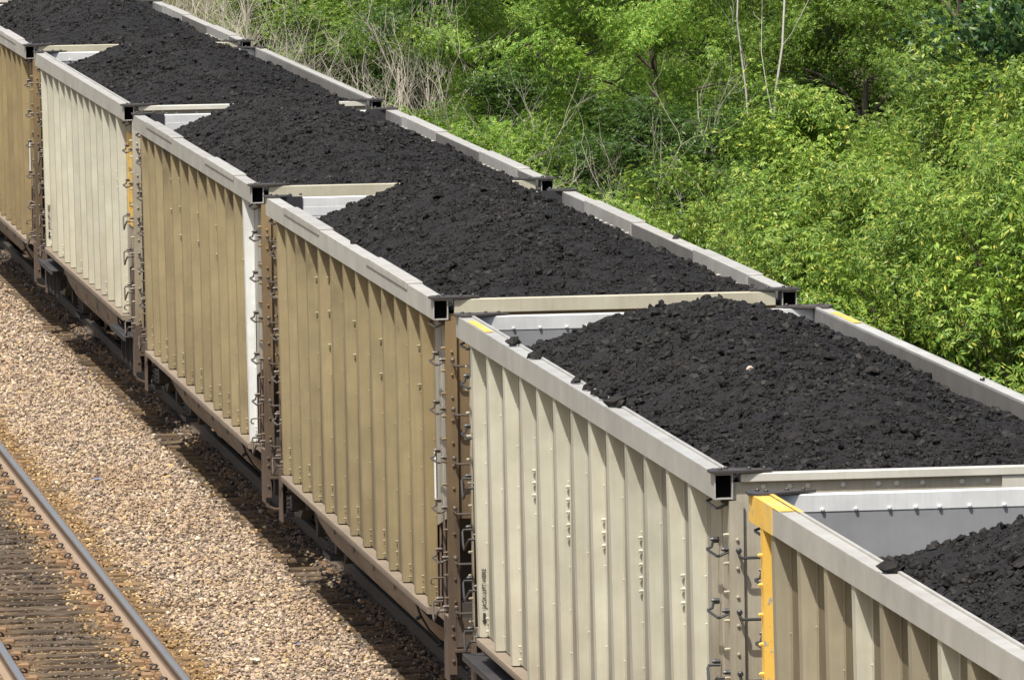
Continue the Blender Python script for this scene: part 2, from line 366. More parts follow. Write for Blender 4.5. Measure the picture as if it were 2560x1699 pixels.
def stake_mesh(typ, var, mat):
    """hollow-looking rib: outer face, two side walls, flanges on the sheet; local origin at its far upper outer edge line (y=0), left side x<0"""
    def fn():
        m = MB(); zt, zb = H-CH+.0, BZ[typ]; t, b = XC-.012, XC-.045; wv = .13
        m.add([(-t,0,zt),(-t,-wv,zt),(-XS,-wv-.012,zt),(-XS,.012,zt),(-b,0,zb),(-b,-wv,zb),(-XS,-wv-.012,zb),(-XS,.012,zb)],
              [(0,1,5,4),(1,2,6,5),(3,0,4,7),(4,5,6,7),(0,3,2,1),(2,3,7,6)])
        m.box(-XS-.006, -XS, -wv-.062, -wv-.012, zb+.01, zt); m.box(-XS-.006, -XS, .012, .06, zb+.01, zt)
        z = zb+.12; step = .34 if var % 2 else .62
        while z < zt-.2:
            m.nub((-XS-.006, -wv-.038, z), (-1,0,0), .0085, .012, 5); z += step
        rows = {0: [], 1: [], 2: [2.92,2.82,2.72], 3: [2.98,2.88,2.78,2.68,2.58], 4: [3.38,3.05,2.72], 5: [3.30,2.95], 6: [3.45,3.12,2.8]}[var]
        for zz in rows: m.nub((-XS-.006, -wv-.034, zz), (-1,0,0), .0135, .030, 6)
        if typ == 'B' or var in (1, 3):
            for zz in ((zb+.05, zb+.16) if var % 2 else (zb+.05, zb+.17, zb+.27)): m.nub((-XS-.006, -wv-.034, zz), (-1,0,0), .011, .024, 6)
        return m.mesh('side_stake', mat)
    return cached(('stake', typ, var, mat.name), fn)
def mirror_pts(m):
    """a copy of a MB mirrored to the right side"""
    n = MB(); n.v = [(-x, y, z) for x, y, z in m.v]; n.f = [tuple(reversed(f)) for f in m.f]; n.sm = list(m.sm); return n

def grab_end(mat):
    def fn():
        m = MB(); h = .011
        m.tube([(-1.455,-.005,.045),(-1.455,-.055,.045),(-1.455,-.066,.02),(-1.45,-.07,0),(-1.43,-.072,-.006),(-.99,-.072,-.006),(-.975,-.068,.0),(-.97,-.06,.03),(-.97,.05,.045)], h, 7)
        m.nub((-1.455,-.05,.045), (0,-1,0), .021, .03, 8); m.nub((-.97,.0,.045), (0,-1,0), .021, .05, 8); return m.mesh('grab_iron', mat)
    return cached(('ge', mat.name), fn)
def grab_side(mat, drop):
    def fn():
        m = MB(); h = .0105; x = -1.50; o = -.085
        if drop:   # lower rungs hang in a bow
            pts = [(x,.55,.04),(x+o,.55,.04),(x+o-.01,.53,.02),(x+o-.015,.45,-.08),(x+o-.015,.38,-.115),(x+o-.01,.25,-.05),(x+o,.14,.0),(x+o,.10,.0),(x,.10,.0)]
        else:
            pts = [(x,.56,.05),(x+o*.5,.56,.045),(x+o*.6,.56,.012),(x+o,.55,0),(x+o,.53,-.005),(x+o,.08,-.005),(x+o*.8,.06,0),(x,.06,.03)]
        m.tube(pts, h, 7)
        m.nub((x,.06,.045), (-1,0,0), .017, .06, 7); m.nub((x,.56,.065), (-1,0,0), .017, .06, 7); return m.mesh('grab_iron', mat)
    return cached(('gs', mat.name, drop), fn)

def wheel_mesh():
    def fn():
        m = MB(); m.lathe([(.0,.0),(.09,.0),(.10,-.02),(.30,-.01),(.39,-.03),(.455,-.03),(.46,.0),(.462,.10),(.49,.115),(.49,.14),(.39,.14),(.30,.09),(.1,.11),(.0,.11)], 28, (0,0,0), 0)
        return m.mesh('wheel', M['under'])
    return cached('wheel', fn)
def make_truck(car, yc):
    tr = link('wheel_truck', None, car, (0, yc, 0))
    for s in (-1, 1):
        fr = MB()
        poly = [(-1.12,.38),(-1.12,.58),(-.95,.64),(-.45,.78),(.45,.78),(.95,.64),(1.12,.58),(1.12,.38),(.80,.38),(.45,.22),(-.45,.22),(-.80,.38)]
        fr.prism(poly, 0, s*.93, s*1.05)
        for yy in (-.89, .89): fr.lathe([(.0,.0),(.085,.0),(.10,-.02),(.10,-.14),(.0,-.14)], 12, (s*1.05+(.14 if s > 0 else 0), yy, .46), 0)
        fr.build('side_frame', M['under'], tr)
        sp = MB()
        for yy in (-.24, 0, .24):
            pts = [(s*1.10+.06*math.cos(a), yy+.09*math.sin(a), .30+.05*a/ (2*math.pi)) for a in np.linspace(0, 2*math.pi*6, 60)]
            sp.tube(pts, .016, 5)
        sp.box(s*1.02, s*1.19, -.36, .36, .24, .29); sp.box(s*1.02, s*1.19, -.36, .36, .62, .70)
        sp.build('spring_nest', M['ledge'], tr)
        for yy in (-.89, .89):
            link('wheel', wheel_mesh(), tr, (s*.70, yy, .46), (0, 0, math.pi if s > 0 else 0))
    ax = MB()
    for yy in (-.89, .89): ax.tube([(-1.0,yy,.46),(1.0,yy,.46)], .085, 10)
    ax.box(-1.0, 1.0, -.2, .2, .45, .82); ax.build('bolster', M['under'], tr)
    return tr

def side_wall(typ, s, L, mat, bay):
    zt = H-CH; zb = BZ[typ]; m = MB()
    m.prism([(.98,zb),(L-.98,zb),(L-.98,zt),(.98,zt)], 0, s*XS, s*(XS-.01)); o = m
    bays = []
    for (y0, y1) in ((.03, .98), (L-.98, L-.03)):
        b = MB(); bays.append(b)
        lo, hi = (1.95, 1.78) if y0 < 1 else (1.78, 1.95)
        b.prism([(y0,lo),(y1,hi),(y1,zt),(y0,zt)], 0, s*(XS-.002), s*(XS-.012))
        ys = y0+.42 if y0 < 1 else y1-.42
        b.box(s*(XS-.002), s*(XS+.006), ys-.02, ys+.02, 1.9, zt-.01)
    return o, bays

def build_car(typ, label, sx, sy, sz, name='coal_gondola_car', stake_mat='tan', bay='bay_grey', post='post_tan', beam='beam', chord='chord',
              alt=None, white_last=False, grab='grab', extras=(), sill='sill'):
    L = LEN[typ]; car = thing(name, label, 'railway car', (sx, sy, sz), group='coal cars of the train')
    zt = H-CH
    G = M[grab]; first = {}
    for s in (-1, 1):
        a, b = side_wall(typ, s, L, None, bay)
        a.build('side_wall', M['cream_sheet' if stake_mat == 'cream' else 'tan_sheet'], car); [q.build('end_bay_sheet', M[bay], car) for q in b]
        # side stakes
        for i, y in enumerate(STAKES[typ]):
            if typ == 'A': var = [1,0,1,2,0,3,0,2,0,3,0,2,1][i] if i % 2 or i > 0 else 1
            else: var = [0,1,0,5,4,1,6,1,6,0,1,5,1][i]
            mm = M[stake_mat]
            if alt and i in alt: mm = M[alt[i]]
            if white_last and i == len(STAKES[typ])-1: mm = M['white']
            me = stake_mesh(typ, var, mm)
            o = link('side_stake', me, car, (0, y, 0))
            if s > 0: o.location = (0, y-.13, 0); o.rotation_euler = (0, 0, math.pi)
        # top chord: open-ended tube
        c = MB(); x0, x1 = XC, XC-CW; th = .009
        out = [(x0,zt),(x0,H),(x1,H),(x1,zt)]; inn = [(x0-th,zt+th),(x0-th,H-th),(x1+th,H-th),(x1+th,zt+th)]
        vs = []
        for (yy, pol) in ((0.0,out),(L,out),(0.0,inn),(L,inn)): vs += [(s*p[0], yy, p[1]) for p in pol]
        fs = []
        for k in range(4):
            n = (k+1) % 4; fs += [(k,n,4+n,4+k),(8+k,12+k,12+n,8+n),(k,8+k,8+n,n),(4+k,4+n,12+n,12+k)]
        c.add(vs, fs)
        if typ == 'A':
            c.box(s*(x1-.002), s*(x1+.022), .06, L-.06, H-.002, H+.016); c.box(s*(x0-.012), s*(x0-.001), .05, L-.05, H-.004, H+.005)
        ch = c.build('top_chord', M[chord], car)
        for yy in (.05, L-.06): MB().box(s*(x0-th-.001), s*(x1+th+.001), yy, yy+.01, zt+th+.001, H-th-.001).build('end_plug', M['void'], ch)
        ln = MB(); ln.box(s*(x1-.0035), s*(x1-.0005), .10, L-.13, zt+.004, H-.006); ln.build('chord_liner', M['liner'], ch)
        if typ == 'B':
            for (y0, y1) in ((1.93,5.18),(9.30,12.62)):
                k = MB(); k.box(s*(x0+.008), s*(x1-.010), y0, y1, H+.001, H+.016, .003); k.box(s*(x0+.003), s*(x0+.011), y0, y1, H-.045, H+.0005)
                k.box(s*(x1-.012), s*(x1-.003), y0, y1, H-.15, H+.0005)
                for q in range(9):
                    yy = y0+.15+q*(y1-y0-.3)/8
                    k.nub((s*(x1-.012), yy, H-.11), (-s,0,0), .013, .03, 6)
                k.build('splice_cap', M['chord'], ch)
        # corner gussets
        for (yb, d) in ((0, 1), (L, -1)):
            g = MB()
            if d > 0:
                poly = [(XC+.03,-.03),(XC+.03,.12),(XC-.02,.20),(XC-.13,.20),(1.20,.10),(1.20,.02),(1.40,-.03)]
            else:
                poly = [(XC+.02,.03),(XC+.03,-.16),(XC-.02,-.24),(XC-.14,-.22),(1.30,-.13),(1.16,-.05),(1.30,.03)] if typ == 'A' else [(XC+.02,.03),(XC+.02,-.16),(XC-.05,-.18),(1.42,-.15),(1.34,-.10),(1.34,.03)]
            g.prism([(s*p[0], yb+p[1]) for p in poly], 2, H+.006, H+.024)
            for (px, py) in ((XC-.05, .05),(XC-.10,.12),(1.36,.05),(1.25,.06)):
                g.nub((s*px, yb+d*py, H+.02), (0,0,1), .016, .022, 6)
            g.build('corner_gusset', M['plate'], car)
            if d < 0 and typ == 'B':
                q = MB(); q.box(s*(x1-.003), s*1.24, L-.135, L-.125, H-.25, H+.012); q.nub((s*1.30, L-.135, H-.14), (0,-1,0), .022, .02, 8)
                q.build('corner_plate', M['navy'], car)
        # corner posts with rivets, grab irons, step ladders
        for (yb, d) in ((0.0, 1), (L, -1)):
            p = MB()
            p.box(s*1.508, s*1.41, yb, yb+d*.012, 1.06, zt-.012); p.box(s*1.508, s*1.498, yb+d*.012, yb+d*.10, 1.06, zt-.012)
            z = 1.2
            while z < zt-.1:
                p.nub((s*1.455, yb, z), (0,-d,0), .013, .014, 6); p.nub((s*1.506, yb+d*.06, z+.03), (s,0,0), .013, .04, 6); z += .2
            p.build('corner_post', M[post], car)
            st = MB()
            st.box(s*1.525, s*1.512, yb+d*.0, yb+d*.30, .50, 1.06); st.box(s*1.512, s*1.45, yb-d*.004, yb+d*.010, .56, 1.14)
            st.box(s*1.45, s*1.30, yb+d*.0, yb+d*.02, .80, 1.05); st.tube([(s*1.52, yb+d*.02, .52),(s*1.50, yb+d*.02, .47),(s*1.42, yb+d*.02, .43),(s*1.32, yb+d*.03, .43)], .018, 6)
            st.box(s*1.47, s*1.27, yb-d*.05, yb+d*.06, .76, .785)
            for zz in (.98, .90, .68): st.nub((s*1.48, yb, zz), (0,-d,0), .016, .02, 6)
            st.build('step_ladder', M['step'], car)
            for z in GRAB_Z + [1.11]:
                o = link('grab_iron', grab_end(G), car, (0, yb, z))
                o.rotation_euler = (0, 0, 0)
                if s > 0: o.location.x = 2.43
                if d < 0: o.rotation_euler = (0,0,math.pi); o.location = (0 if s > 0 else -2.43, yb, z)
            for z in [3.62] + GRAB_Z + [1.11]:
                drop = (typ == 'A' and z < 2.6) or z < 1.3
                if typ == 'A' and z > 3.5: pass
                o = link('grab_iron', grab_side(G, drop), car, (0, yb, z))
                if d < 0: o.location.y = yb-.62
                if s > 0: o.rotation_euler = (0,0,math.pi); o.location.y = (.62 if d > 0 else L)
        # sill with ledge
        q = MB(); zb = BZ[typ]-.012
        prof = [(1.600,zb),(1.600,zb-.028),(1.595,zb-.06),(1.48,zb-.075),(1.45,zb-.075),(1.45,zb)]
        q.prism([(s*a_, b_) for a_, b_ in prof], 1, .97, L-.97)
        q.prism([(s*1.50,zb-.001),(s*1.50,zb-.07),(s*1.44,zb-.07),(s*1.44,zb-.001)], 1, .12, .97); q.prism([(s*1.50,zb-.001),(s*1.50,zb-.07),(s*1.44,zb-.07),(s*1.44,zb-.001)], 1, L-.97, L-.12)
        q.build('side_sill', M[sill], car)
        if typ == 'A':
            for (y0, y1) in ((.25, 2.3), (12.0, 14.35)):
                k = MB(); k.box(s*1.635, s*1.40, y0, y1, .965, .985, .004); k.box(s*1.635, s*1.615, y0, y1, .925, .965)
                yy = y0+.2
                while yy < y1: k.box(s*1.55, s*1.50, yy, yy+.03, .60, .965); yy += .62
                k.build('jacking_ledge', M['ledge'], car)
        # inclined rods in the open bays at the near end
        k = MB(); k.tube([(s*1.49,.42,1.0),(s*1.49,.42,1.98)], .016, 6); k.tube([(s*1.49,.78,1.0),(s*1.47,.86,1.85)], .012, 6)
        k.add([(s*1.47,.70,1.05),(s*1.47,.36,1.05),(s*1.47,.36,1.20),(s*1.47,.62,1.42)], [(0,1,2,3)])
        k.tube([(s*1.555,.70,1.29),(s*1.575,.70,1.285),(s*1.59,.70,1.31),(s*1.58,.70,1.335),(s*1.56,.70,1.34),(s*1.36,.70,1.345)], .008, 6)
        k.build('brake_rod', M['step'], car)
        # rounded tub that hangs between the trucks
    for s in (-1, 1):
        m = MB(); prof = []
        pr = [(1.515,BZ[typ]-.075),(1.512,.93),(1.47,.80),(1.39,.66),(1.28,.545),(1.14,.46),(.95,.40),(.60,.375),(.28,.375)]
        if typ == 'A': pr = [(x, z+(.06 if z < .95 else 0)) for x, z in pr]
        ys = [2.45,2.60,2.85,3.2,5,7,9,10.6,11.0,11.25,11.4]; vs = []; fs = []; n = len(pr)
        for yy in ys:
            e = min(yy-2.45, 11.4-yy); k = 1-max(0, 1-e/.75)**2.2*.35
            for (x, z) in pr:
                top = BZ[typ]-.075
                vs.append((s*(x if True else 0), yy, top-(top-z)*k if e < .75 else z))
        for j in range(len(ys)-1):
            for i in range(n-1): fs.append((j*n+i, j*n+i+1, (j+1)*n+i+1, (j+1)*n+i))
        m.add(vs, fs, True)
        for j in (0, len(ys)-1):
            b = [vs[j*n+i] for i in range(n)] + [(s*.28, ys[j], BZ[typ]-.075)]
            MB().add(b, [tuple(range(len(b)))]).build('tub_end', M['black'], car)
        for yy in (4.2, 5.9, 7.6, 9.3): m.prism([(s*1.517,.98),(s*1.517,.86),(s*1.50,.86),(s*1.50,.98)], 1, yy, yy+.03)
        m.build('tub', M['tub'], car)
        hp = MB(); hp.tube([(s*1.53, 2.42, BZ[typ]-.10)]+[(s*(x+.012), 2.42, z*1+(.02)) for x, z in pr[1:7]], .011, 6)
        for (x, z) in (pr[2], pr[4]): hp.nub((s*(x+.01), 2.42, z+.01), (s,0,-.6), .02, .05, 6)
        hp.build('brake_pipe', M['black'], car)
    # ends
    for (yb, d, far) in ((0.0, 1, False), (L, -1, True)):
        e = MB(); hgt = .125 if typ == 'B' else .062
        if not far:
            e.box(-1.425, 1.425, yb, yb+.095, H-hgt, H, .006)
            if typ == 'A':
                for xx in np.arange(-1.3, 1.35, .2): e.nub((xx+.05*math.sin(xx*9), yb+.036, H-.100), (0,-1,0), .019, .010, 8)
                e.box(.42, .58, yb+.012, yb+.034, H-.24, H-hgt-.002)
            e.build('end_beam', M[beam], car)
        else:
            hh = .125 if typ == 'A' else .30
            e.box(-1.478, 1.478, yb-.12, yb-.02, H-hh, H, .006)
            if typ == 'A':
                for xx in np.arange(-1.3, 1.35, .2): e.nub((xx+.03*math.sin(xx*7), yb-.12, H-hh+.018), (0,-1,0), .014, .018, 7)
            else:
                e.box(-1.24, 1.24, yb-.123, yb-.12, H-.19, H-.10, .001)
                for xx in np.arange(-1.2, 1.25, .3): e.nub((xx, yb-.12, H-hh+.03), (0,-1,0), .014, .018, 7)
            e.build('end_beam', M['inner_white'], car)
        wll = MB(); y0 = yb+d*.055
        wt = H-.30 if (far and typ == 'B') else H-hgt-.001
        if far and typ == 'A': y0, wt = yb-.105, H-.126
        if not far: y0 = yb+.036
        wll.prism([(-1.478,1.93),(1.478,1.93),(1.478,wt),(-1.478,wt)], 1, y0, y0+d*.01)
        wll.build('end_wall', M[post] if not far else M['inner_grey'], car)
        sh = MB(); sh.add([(-1.48,yb+d*.06,1.93),(1.48,yb+d*.06,1.93),(1.48,yb+d*2.2,1.02),(-1.48,yb+d*2.2,1.02)], [(0,1,2,3)])
        for xx in (-1.1, -.35, .35, 1.1): sh.prism([(yb+d*.10,1.90),(yb+d*.10,1.05),(yb+d*.22,1.05),(yb+d*.9,1.55)], 0, xx-.015, xx+.015)
        sh.build('slope_sheet', M['under'], car)
        es = MB(); es.box(-1.40, 1.40, yb+d*.02, yb+d*.22, .98, 1.19); es.box(-.36, .36, yb-d*.12, yb+d*.5, .70, 1.02); es.build('end_sill', M['under'], car)
        cp = MB(); cp.box(-.12, .12, yb-d*.55, yb-d*.12, .80, .95, .02); cp.box(-.20, .18, yb-d*.80, yb-d*.52, .73, 1.02, .03); cp.build('coupler', M['under'], car)
        br = MB(); br.tube([(.35, yb-d*.05, .85),(.36, yb-d*.25, .70),(.30, yb-d*.5, .55),(.15, yb-d*.75, .52)], .025, 7); br.build('brake_hose', M['black'], car)
        make_truck(car, 1.42 if not far else L-1.42)
    fl = MB(); fl.box(-1.46, 1.46, 2.1, L-2.1, 1.0, 1.02); fl.box(-.22, .22, .3, L-.3, .62, .98); fl.build('floor', M['under'], car)
    MB().box(-1.44, 1.44, .98, 1.00, 1.02, 1.80).build('slope_brace', M['under'], car); MB().box(-1.44, 1.44, L-1.0, L-.98, 1.02, 1.80).build('slope_brace', M['under'], car)
    if typ == 'B':
        k = MB(); k.box(-1.514, -1.500, .905, .945, 2.02, 2.45); k.build('reflective_strip', M['white'], car)
    return car, L

def stencil(car, y):
    """the words and the arrow on the face of the farthest stake"""
    fc = bpy.data.curves.new('stencil_text', 'FONT'); fc.body = 'JACK-LIFT HERE'; fc.size = .052; fc.space_character = 1.06; fc.offset = .0007; fc.extrude = .0006
    tmp = bpy.data.objects.new('tmp', fc); COL.objects.link(tmp)
    dg = bpy.context.evaluated_depsgraph_get(); me = bpy.data.meshes.new_from_object(tmp.evaluated_get(dg)); bpy.data.objects.remove(tmp)
    co = np.empty(len(me.vertices)*3, np.float32); me.vertices.foreach_get('co', co); co = co.reshape(-1,3)
    xs = co[:,0]; sc = .345/(xs.max()-xs.min())
    out = np.stack([-1.513-co[:,1]*(.036/.038), y-.002-co[:,2], 1.442+(co[:,0]-xs.min())*sc], 1)
    me.vertices.foreach_set('co', out.astype(np.float32).ravel()); me.update(); me.materials.clear(); me.materials.append(M['ink'])
    me.name = 'stencil_lettering'; link('stencil_lettering', me, car)
    a = MB(); a.prism([(-1.519,1.408),(-1.519,1.345),(-1.508,1.345),(-1.530,1.312),(-1.552,1.345),(-1.541,1.345),(-1.541,1.408)], 1, y-.003, y-.001)
    a.build('stencil_arrow', M['ink'], car)

# ---- heaps
def heap_mesh(L, seed, dens, c_shift=0., grid=.035, hs=1.0, toe=0.):
    r = np.random.default_rng(seed)
    ky = np.array([-.2, 0.1, 1.0, 2.5, 4.0, 6.0, 8.0, 10.0, 11.3, 12.3, 13.3, 14.6]); kc = np.array([3.80,3.82,3.90,4.03,4.17,4.28,4.34,4.33,4.24,4.05,3.80,3.46])
    ke_y = np.array([-.2, 1, 4, 8, 11.5, 12.5, 14.6]); ke = np.array([3.79,3.78,3.755,3.745,3.725,3.63,3.36])
    def height(x, y):
        yy = y-c_shift
        # smooth spline-ish through knots
        ysm = np.linspace(-.4, 15, 300); k = np.exp(-.5*(np.arange(-15,16)/6.)**2); k /= k.sum()
        c = np.interp(ysm, ky, kc); c = np.convolve(np.pad(c, 15, 'edge'), k, 'valid'); e = np.convolve(np.pad(np.interp(ysm, ke_y+toe, ke), 15, 'edge'), k, 'valid')
        C_ = np.interp(yy, ysm, c); E_ = np.interp(yy, ysm, e)
        C_ = 3.8+(C_-3.8)*hs if np.isscalar(C_) else np.where(C_ > 3.8, 3.8+(C_-3.8)*hs, C_)
        u = np.abs(x+.095+.05*np.sin(y*.8+seed))/1.475
        z = E_+(C_-E_)*(1-u**1.28)*(1-.06*np.exp(-(u/.16)**2))
        z = z+.045*vnoise(x+9, y+5*seed, seed, 1.1)*np.clip(1-u*.6, .3, 1)+.028*vnoise(x+5, y+3*seed, seed+1, 3.2)
        # keep it inside the walls at the near end
        return np.minimum(z, np.where(y < .35, 3.80+.30*np.clip(y, 0, 1), 9))
    x = np.arange(-1.476, 1.477, grid); y = np.arange(.10, L-.12, grid); X, Y = np.meshgrid(x, y); Z = height(X, Y)
    Z = Z+.014*vnoise(X, Y, seed+2, 9)+.012*vnoise(X, Y, seed+3, 21)+r.uniform(-.006,.006,X.shape)
    nx, ny = len(x), len(y); V = np.stack([X+r.uniform(-.3,.3,X.shape)*grid*(np.abs(X) < 1.44), Y, Z], -1).reshape(-1,3)
    i = np.arange(ny-1)[:,None]*nx+np.arange(nx-1)[None]; i = i.ravel()
    Q = np.stack([i, i+1, i+nx+1, i+nx], 1); T = np.concatenate([Q[:,[0,1,2]], Q[:,[0,2,3]]])
    n = int(dens*3*L); px = r.uniform(-1.45, 1.45, n); py = r.uniform(.16, L-.2, n)
    s = .0082*(r.uniform(0, 1, n)**-.35); s = np.clip(s, .007, .05)
    # lumps sort into patches of coarse and fine
    keep = (r.uniform(0,1,n) < np.clip(.66+.5*vnoise(px, py, seed+8, 1.0), .3, 1)) | (s < .0112); px, py, s = px[keep], py[keep], s[keep]
    s = np.minimum(s, np.maximum(1.475-np.abs(px), .012)); s = np.minimum(s, np.maximum(py-.1, .012))
    pz = height(px, py)+s*r.uniform(-.1,.6,len(s))
    RV, RF = rocks(np.stack([px,py,pz],1), s, r, .8)
    return np.concatenate([V, RV]), np.concatenate([T, RF+len(V)])

OFF = {-1:(.013,-.002,.06), 0:(.013,-.002,.0415), 1:(.029,-.009,.0207), 2:(.003,.025,.0027), 3:(-.021,-.016,-.0047), 4:(-.0105,.0045,-.0315), 5:(-.013,-.0016,-.0204)}
CARS = {
 -1: dict(typ='A', label='farthest coal car, only a sliver of its rim showing at the top left corner', stake_mat='cream', post='post_cream', beam='beam_light'),
  0: dict(typ='B', label='warm tan coal car cut off by the left edge behind the cream lettered car', stake_mat='tan_warm', bay='tan_warm', beam='beam'),
  1: dict(typ='A', label='smaller far cream coal car with JACK-LIFT HERE lettering and yellow panel behind its last rib', stake_mat='cream', bay='post_cream', post='post_cream', beam='beam_light', grab='grab', chord='chord'),
  2: dict(typ='B', label='tan coal car whose nearest rib is painted white', stake_mat='tan', white_last=True, post='post_tan', beam='beam'),
  3: dict(typ='B', label='tan ribbed coal car in the middle, just behind the large cream car', stake_mat='tan', alt={12:'tan_warm'}, post='post_tan', beam='beam'),
  4: dict(typ='A', label='large cream ribbed coal car in the foreground with JACK-LIFT HERE lettering', stake_mat='cream', bay='post_cream', post='post_cream', beam='beam_light', grab='grab_dark', chord='chord_clean'),
  5: dict(typ='A', label='nearest coal car at the lower right with a yellow painted corner post', stake_mat='tan_pale', alt={0:'tan_pale',3:'cream',6:'cream',9:'cream'}, post='post_cream', beam='beam_light', grab='grab_dark', chord='chord'),
}
HEAP = {-1:(3,60,'dark coal heap in the farthest car at the top left corner'), 0:(11,130,'dark coal heap in the warm tan car at the top left'), 1:(12,150,'dark coal heap in the smaller far cream car'),
        2:(13,190,'dark coal heap in the tan car with the white rib'), 3:(14,230,'dark coal heap in the tan car in the middle of the picture'),
        4:(15,270,'large black coal heap in the big cream car'), 5:(16,270,'black coal heap cut off by the lower right corner')}
CAR = {}
for k in sorted(CARS, reverse=True):
    d = dict(CARS[k]); typ = d.pop('typ'); label = d.pop('label'); dx, dy, dz = OFF[k]
    car, L = build_car(typ, label, dx, -k*PITCH+dy, dz, **d); CAR[k] = car
    seed, dens, lab = HEAP[k]
    gr = .032 if k >= 3 else (.045 if k >= 1 else .06)
    V, F = heap_mesh(L, seed, dens*5.6, {0:.2,1:.0,2:.1,3:.2,4:.0,5:-1.35}.get(k, 0), gr, {4:.98,3:1.13,2:1.02,1:.98}.get(k,1.0))
    tag(link('coal_heap', np_mesh('coal_heap', V, F, M['coal']), None, car.location), lab, 'coal heap', 'coal heaped in the cars')
stencil(CAR[4], STAKES['A'][0]-.143); stencil(CAR[1], STAKES['A'][0]-.143)
# yellow markings
for s in (-1, 1):
    m = MB(); m.box(s*(XC-.014), s*(XC-.085), 12.75, 13.95, H+.0055, H+.0085); m.build('yellow_mark', M['yellow'], CAR[4])
m = MB(); m.box(-XC-.003, -XC+.001, 13.62, 14.62, H-CH-.002, H+.003); m.box(-XC-.002, -(XC-CW+.026), 13.35, 14.62, H+.0052, H+.0082); m.box(-(XC-CW+.026), -(XC-CW-.004), 13.15, 14.56, H+.0165, H+.0185)
m.build('yellow_mark', M['yellow'], CAR[5])
m = MB(); m.box(-1.612, -1.535, 14.02, 14.14, 1.21, H-CH-.001); m.box(-1.535, -1.49, 14.03, 14.05, 1.21, H-CH-.001)
for z in np.arange(1.3, 3.6, .2): m.nub((-1.612, 14.08, z), (-1,0,0), .014, .03, 6)
m.build('yellow_post', M['yellow'], CAR[5])
m = MB(); m.box(-1.5055, -1.493, .12, .90, 2.35, 3.50); m.build('yellow_panel', M['yellow'], CAR[1])

# loose lumps on the rims
def lump(x, y, z, s, label, seed, mat='coal', name='coal_lump', cat='coal lump', n=3, group='loose coal lumps on the rims'):
    r = np.random.default_rng(seed); P = np.array([[0,0,s*.42]]+[[r.uniform(-.7,.7)*s, r.uniform(-.8,.8)*s, s*r.uniform(.2,.5)] for _ in range(n-1)])
    V, F = rocks(P, np.array([s]+[s*r.uniform(.5,.8) for _ in range(n-1)]), r, .85); V[:,2] = np.maximum(V[:,2], 0)
    return tag(link(name, np_mesh(name, V, F, M[mat]), None, (x, y, z)), label, cat, group)
XL = -1.545
for i, (y, s, lab) in enumerate([(-53.45,.075,'single pyramid shaped coal lump on the cream car rim, nearest its yellow mark'),(-54.75,.06,'low coal lump on the cream car rim, second from the yellow mark'),
        (-57.15,.04,'smallest loose coal lump on the cream car rim, third from the yellow mark'),(-57.80,.052,'coal lump on the cream car rim just before the pair spilling from the heap'),
        (-58.30,.05,'left coal lump of the touching pair on the cream car rim'),(-58.66,.052,'right coal lump of the touching pair on the cream car rim'),
        (-59.30,.085,'largest coal lump cluster on the cream car rim, merging with the heap')]):
    lump(XL-.01, y, H+.006+OFF[4][2], s, lab, 40+i, n=4 if i in (3,6) else 3)
lump(-1.555, -71.45, H+.006+OFF[5][2], .065, 'lone coal lump on the rim of the nearest car with the yellow corner', 51)
lump(1.545, -41.66, H+.001+OFF[3][2], .045, 'lone coal lump on the far rim of the middle tan car', 52, n=2)
lump(1.535, -57.9, H+.006+OFF[4][2], .022, 'tiny coal lump on the far rim of the large cream car beside the shrubs', 53, n=2)
lump(-1.50, -41.30, H+.001+OFF[3][2], .055, 'coal lump leaning on the near rim of the middle tan car', 54)
lump(-.86, -61.5, 4.268, .042, 'small pale pink stone lying on the large coal heap', 55, 'stone', 'pale_stone', 'stone', 1, None)

# ---------------------------------------------------------------- tracks
def rail_profile(): 
    h = .180
    p = [(-.036,-.012),(-.034,-.006),(-.029,-.003),(-.020,-.001),(-.008,0),(.008,0),(.020,-.001),(.029,-.003),(.034,-.006),(.036,-.012),(.036,-.036),(.030,-.044),(.011,-.052),(.009,-.11),(.011,-.148),(.074,-.166),(.075,-h),(-.075,-h),(-.074,-.166),(-.011,-.148),(-.009,-.11),(-.011,-.052),(-.030,-.044),(-.036,-.036)]
    return p
def tie_mesh(seed, mat='tie'):
    r = np.random.default_rng(seed); nx, ny = 27, 5
    xs = np.linspace(-1.3, 1.3, nx)+0; ys = np.linspace(-.115, .115, ny)
    m = MB(); vs = []; fs = []
    e0, e1 = r.uniform(-.04,.03), r.uniform(-.03,.04)
    for i, x in enumerate(xs):
        for j, y in enumerate(ys):
            edge = j in (0, ny-1)
            z = -.012*edge+r.uniform(-.006,.005)-(.02*(r.uniform() < .1))
            vs.append((x+(e0 if i == 0 else e1 if i == nx-1 else 0)+r.uniform(-.01,.01), y+r.uniform(-.01,.01), z))
    for i in range(nx-1):
        for j in range(ny-1): fs.append((i*ny+j, (i+1)*ny+j, (i+1)*ny+j+1, i*ny+j+1))
    b = len(vs); rim = [i*ny for i in range(nx)]+[(nx-1)*ny+j for j in range(1,ny)]+[i*ny+ny-1 for i in range(nx-2,-1,-1)]+[j for j in range(ny-2,0,-1)]
    for k in rim: vs.append((vs[k][0], vs[k][1], -.17))
    n = len(rim)
    for k in range(n): fs.append((rim[k], rim[(k+1) % n], b+(k+1) % n, b+k))
    m.add(vs, fs); return m.mesh('wooden_tie', M[mat])
TIES = [tie_mesh(100+i) for i in range(7)]; TIES_SHADED = [tie_mesh(120+i, 'tie_shaded') for i in range(7)]
